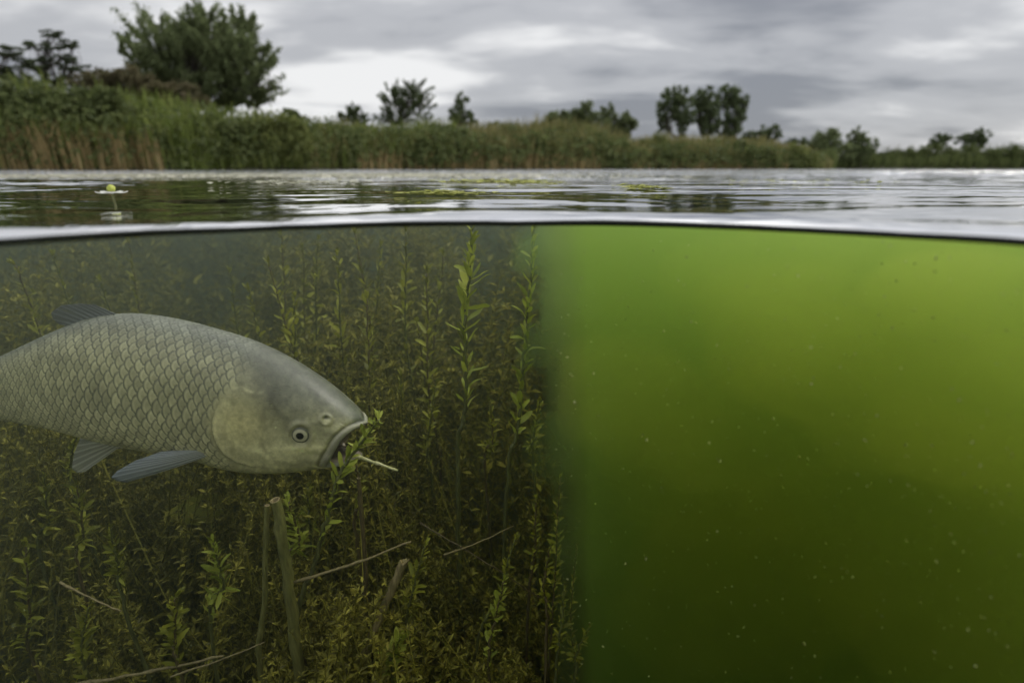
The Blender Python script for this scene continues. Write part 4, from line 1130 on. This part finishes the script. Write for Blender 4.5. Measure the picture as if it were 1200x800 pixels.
# ------------------------------------------------------------------ things on the surface, specks in the water
def plain(name, c, rough=.5, transl=0.0):
    m, nt_, out = material(name); N = NT(nt_)
    nz = N.node('ShaderNodeTexNoise', {'Scale': 120.0, 'Detail': 4.0})
    cr = N.ramp(nz.outputs[0], [(.3, tuple(q * .7 for q in c)), (.7, c)])
    p = N.node('ShaderNodeBsdfPrincipled', {'Base Color': cr, 'Roughness': rough})
    t = N.node('ShaderNodeBsdfTranslucent', {'Color': cr})
    N.link(N.node('ShaderNodeMixShader', {0: transl, 1: p.outputs[0], 2: t.outputs[0]}).outputs[0], out.inputs[0]); return m
m_petal = plain('white_petal', (.82, .82, .74), .5, .3); m_heart = plain('flower_heart', (.45, .50, .08), .6)
m_algae = far_leaf('floating_algae_leaf', (.16, .18, .035), (.34, .36, .07), (.56, .54, .20), .2)
m_pale = far_leaf('pale_reflection_leaf', (.30, .30, .20), (.50, .49, .37), (.70, .68, .56), .2)  # pale bits stand in for broken bright reflections on the far water
fp = at_z(133, 234, .002)
fl = empty('water_flower', fp); tag(fl, 'small white flower with yellow green heart floating near the reeds', 'flower')
for k in range(5):
    a = k * 2 * math.pi / 5 + .3; V, F = [], []
    for i, (t, w, z) in enumerate(((0, .001, .008), (.005, .0045, .0075), (.010, .0058, .0072), (.014, .0042, .0078), (.0165, .0008, .0088))):
        for s_ in (-1, 0, 1):
            V.append((math.cos(a) * t - math.sin(a) * w * s_, math.sin(a) * t + math.cos(a) * w * s_, z + .0012 * abs(s_)))
    for i in range(4):
        for s_ in (0, 1): F.append((i * 3 + s_, i * 3 + s_ + 1, (i + 1) * 3 + s_ + 1, (i + 1) * 3 + s_))
    mesh_obj('petal', V, F, m_petal, fl, True)
bmx = bmesh.new(); bmesh.ops.create_icosphere(bmx, subdivisions=3, radius=.0043)
for v in bmx.verts: v.co = v.co * (1 + .16 * mnoise.noise(v.co * 500)); v.co.z = v.co.z * 1.05 + .0125
mh = bpy.data.meshes.new('flower_heart'); bmx.to_mesh(mh); bmx.free(); mh.materials.append(m_heart); mh.shade_smooth()
oh = bpy.data.objects.new('flower_heart', mh); col.objects.link(oh); oh.parent = fl
V, F = tube([Vector((0, 0, -.03)), Vector((.001, 0, -.01)), Vector((0, 0, .010))], [.0012, .0012, .0014], 8)
mesh_obj('stem', [tuple(v) for v in V], F, m_stem, fl, True)
def floating(px, py, wpx, dep, n, mat, label, seed, size=.010, name='floating_weed'):
    """loose raft of small leaves lying on the water"""
    R = np.random.RandomState(seed)
    c = at_z(px, py, .001); w = wpx / FPX * c.y * 1.05
    x = np.clip(R.normal(0, .42, n), -1, 1) * w; y = R.uniform(-.55, .75, n) * dep
    cen = np.column_stack([x, y, np.abs(R.normal(.0015, .0015, n)) + .0012])
    a = R.rand(n) * 6.283; s = size * R.uniform(.6, 1.4, n)
    d = np.column_stack([np.cos(a), np.sin(a), R.normal(0.03, .07, n)]); e = np.column_stack([-np.sin(a), np.cos(a), R.normal(0, .05, n)])
    q = np.stack([cen - d * s[:, None], cen + e * (s * .55)[:, None] + [0, 0, .0008], cen + d * s[:, None], cen - e * (s * .55)[:, None] + [0, 0, .0008]], 1)
    q[..., 2] = np.maximum(q[..., 2], .0008)
    o = mesh_obj(name, q.reshape(-1, 3), np.arange(n * 4).reshape(n, 4), mat); o.location = (c.x, c.y, 0.002)
    tag(o, label, 'floating weed', kind='stuff'); return o
floating(560, 214, 60, .25, 150, m_algae, 'yellow green raft of floating weed lying farther out', 1, .016)
floating(520, 229, 60, .06, 90, m_algae, 'long narrow raft of yellow green weed near the waterline', 2, .009)
floating(620, 215, 40, .25, 120, m_algae, 'small loose raft beside the farther yellow green one', 3, .015)
floating(752, 222, 26, .12, 160, m_algae, 'small dense tuft of weed floating alone by bright water', 4, .010)
floating(345, 215, 70, .20, 160, m_pale, 'scattered pale leaf bits added as broken reflections before the green reeds', 5, .014)
floating(120, 206.5, 260, 1.3, 3000, m_pale, 'pale leaf bits added as a broad broken reflection below the dry reeds', 6, .014)
floating(430, 206, 300, 1.6, 3600, m_pale, 'pale leaf bits added as a broad broken reflection before the reed spit', 7, .018)
floating(930, 214, 90, .25, 60, m_algae, 'sparse bits of weed floating in the open rippled water', 8, .010)
def specks(name, label, n, x0, x1, ylo, yhi, seed, smin, smax, mat):
    R = np.random.RandomState(seed)
    px = R.uniform(x0, x1, n); py = R.uniform(275, 800, n); r = ylo + (yhi - ylo) * R.rand(n)
    c = []
    for a, b, q in zip(px, py, r):
        d = ray(a, b); d = d / math.hypot(d.x, d.y); c.append(tuple(Vector((0, 0, CAM_H)) + d * q))
    c = np.array(c)
    s = smin * (smax / smin) ** (R.rand(n) ** 1.8)
    off = np.array([[1, 1, 1], [1, -1, -1], [-1, 1, -1], [-1, -1, 1]]) * .6
    J = R.normal(0, .5, (n, 4, 3)) + off[None]
    V = (c[:, None] + J * s[:, None, None] * .6).reshape(-1, 3); I = np.arange(n * 4).reshape(n, 4)
    F = np.concatenate([I[:, [0, 1, 2]], I[:, [0, 3, 1]], I[:, [0, 2, 3]], I[:, [1, 3, 2]]])
    o = mesh_obj(name, V, F, mat); tag(o, label, 'particles', kind='stuff')
m_speck = plain('speck', (.52, .55, .24), .7, .3)
specks('suspended_specks', 'pale specks of plankton drifting in the green murk', 2600, 650, 1200, .453, .58, 1, .0003, .0022, m_speck)
specks('suspended_specks', 'fine pale specks drifting in the clear water around the fish', 700, 0, 640, .453, .8, 2, .0003, .0010, m_speck)
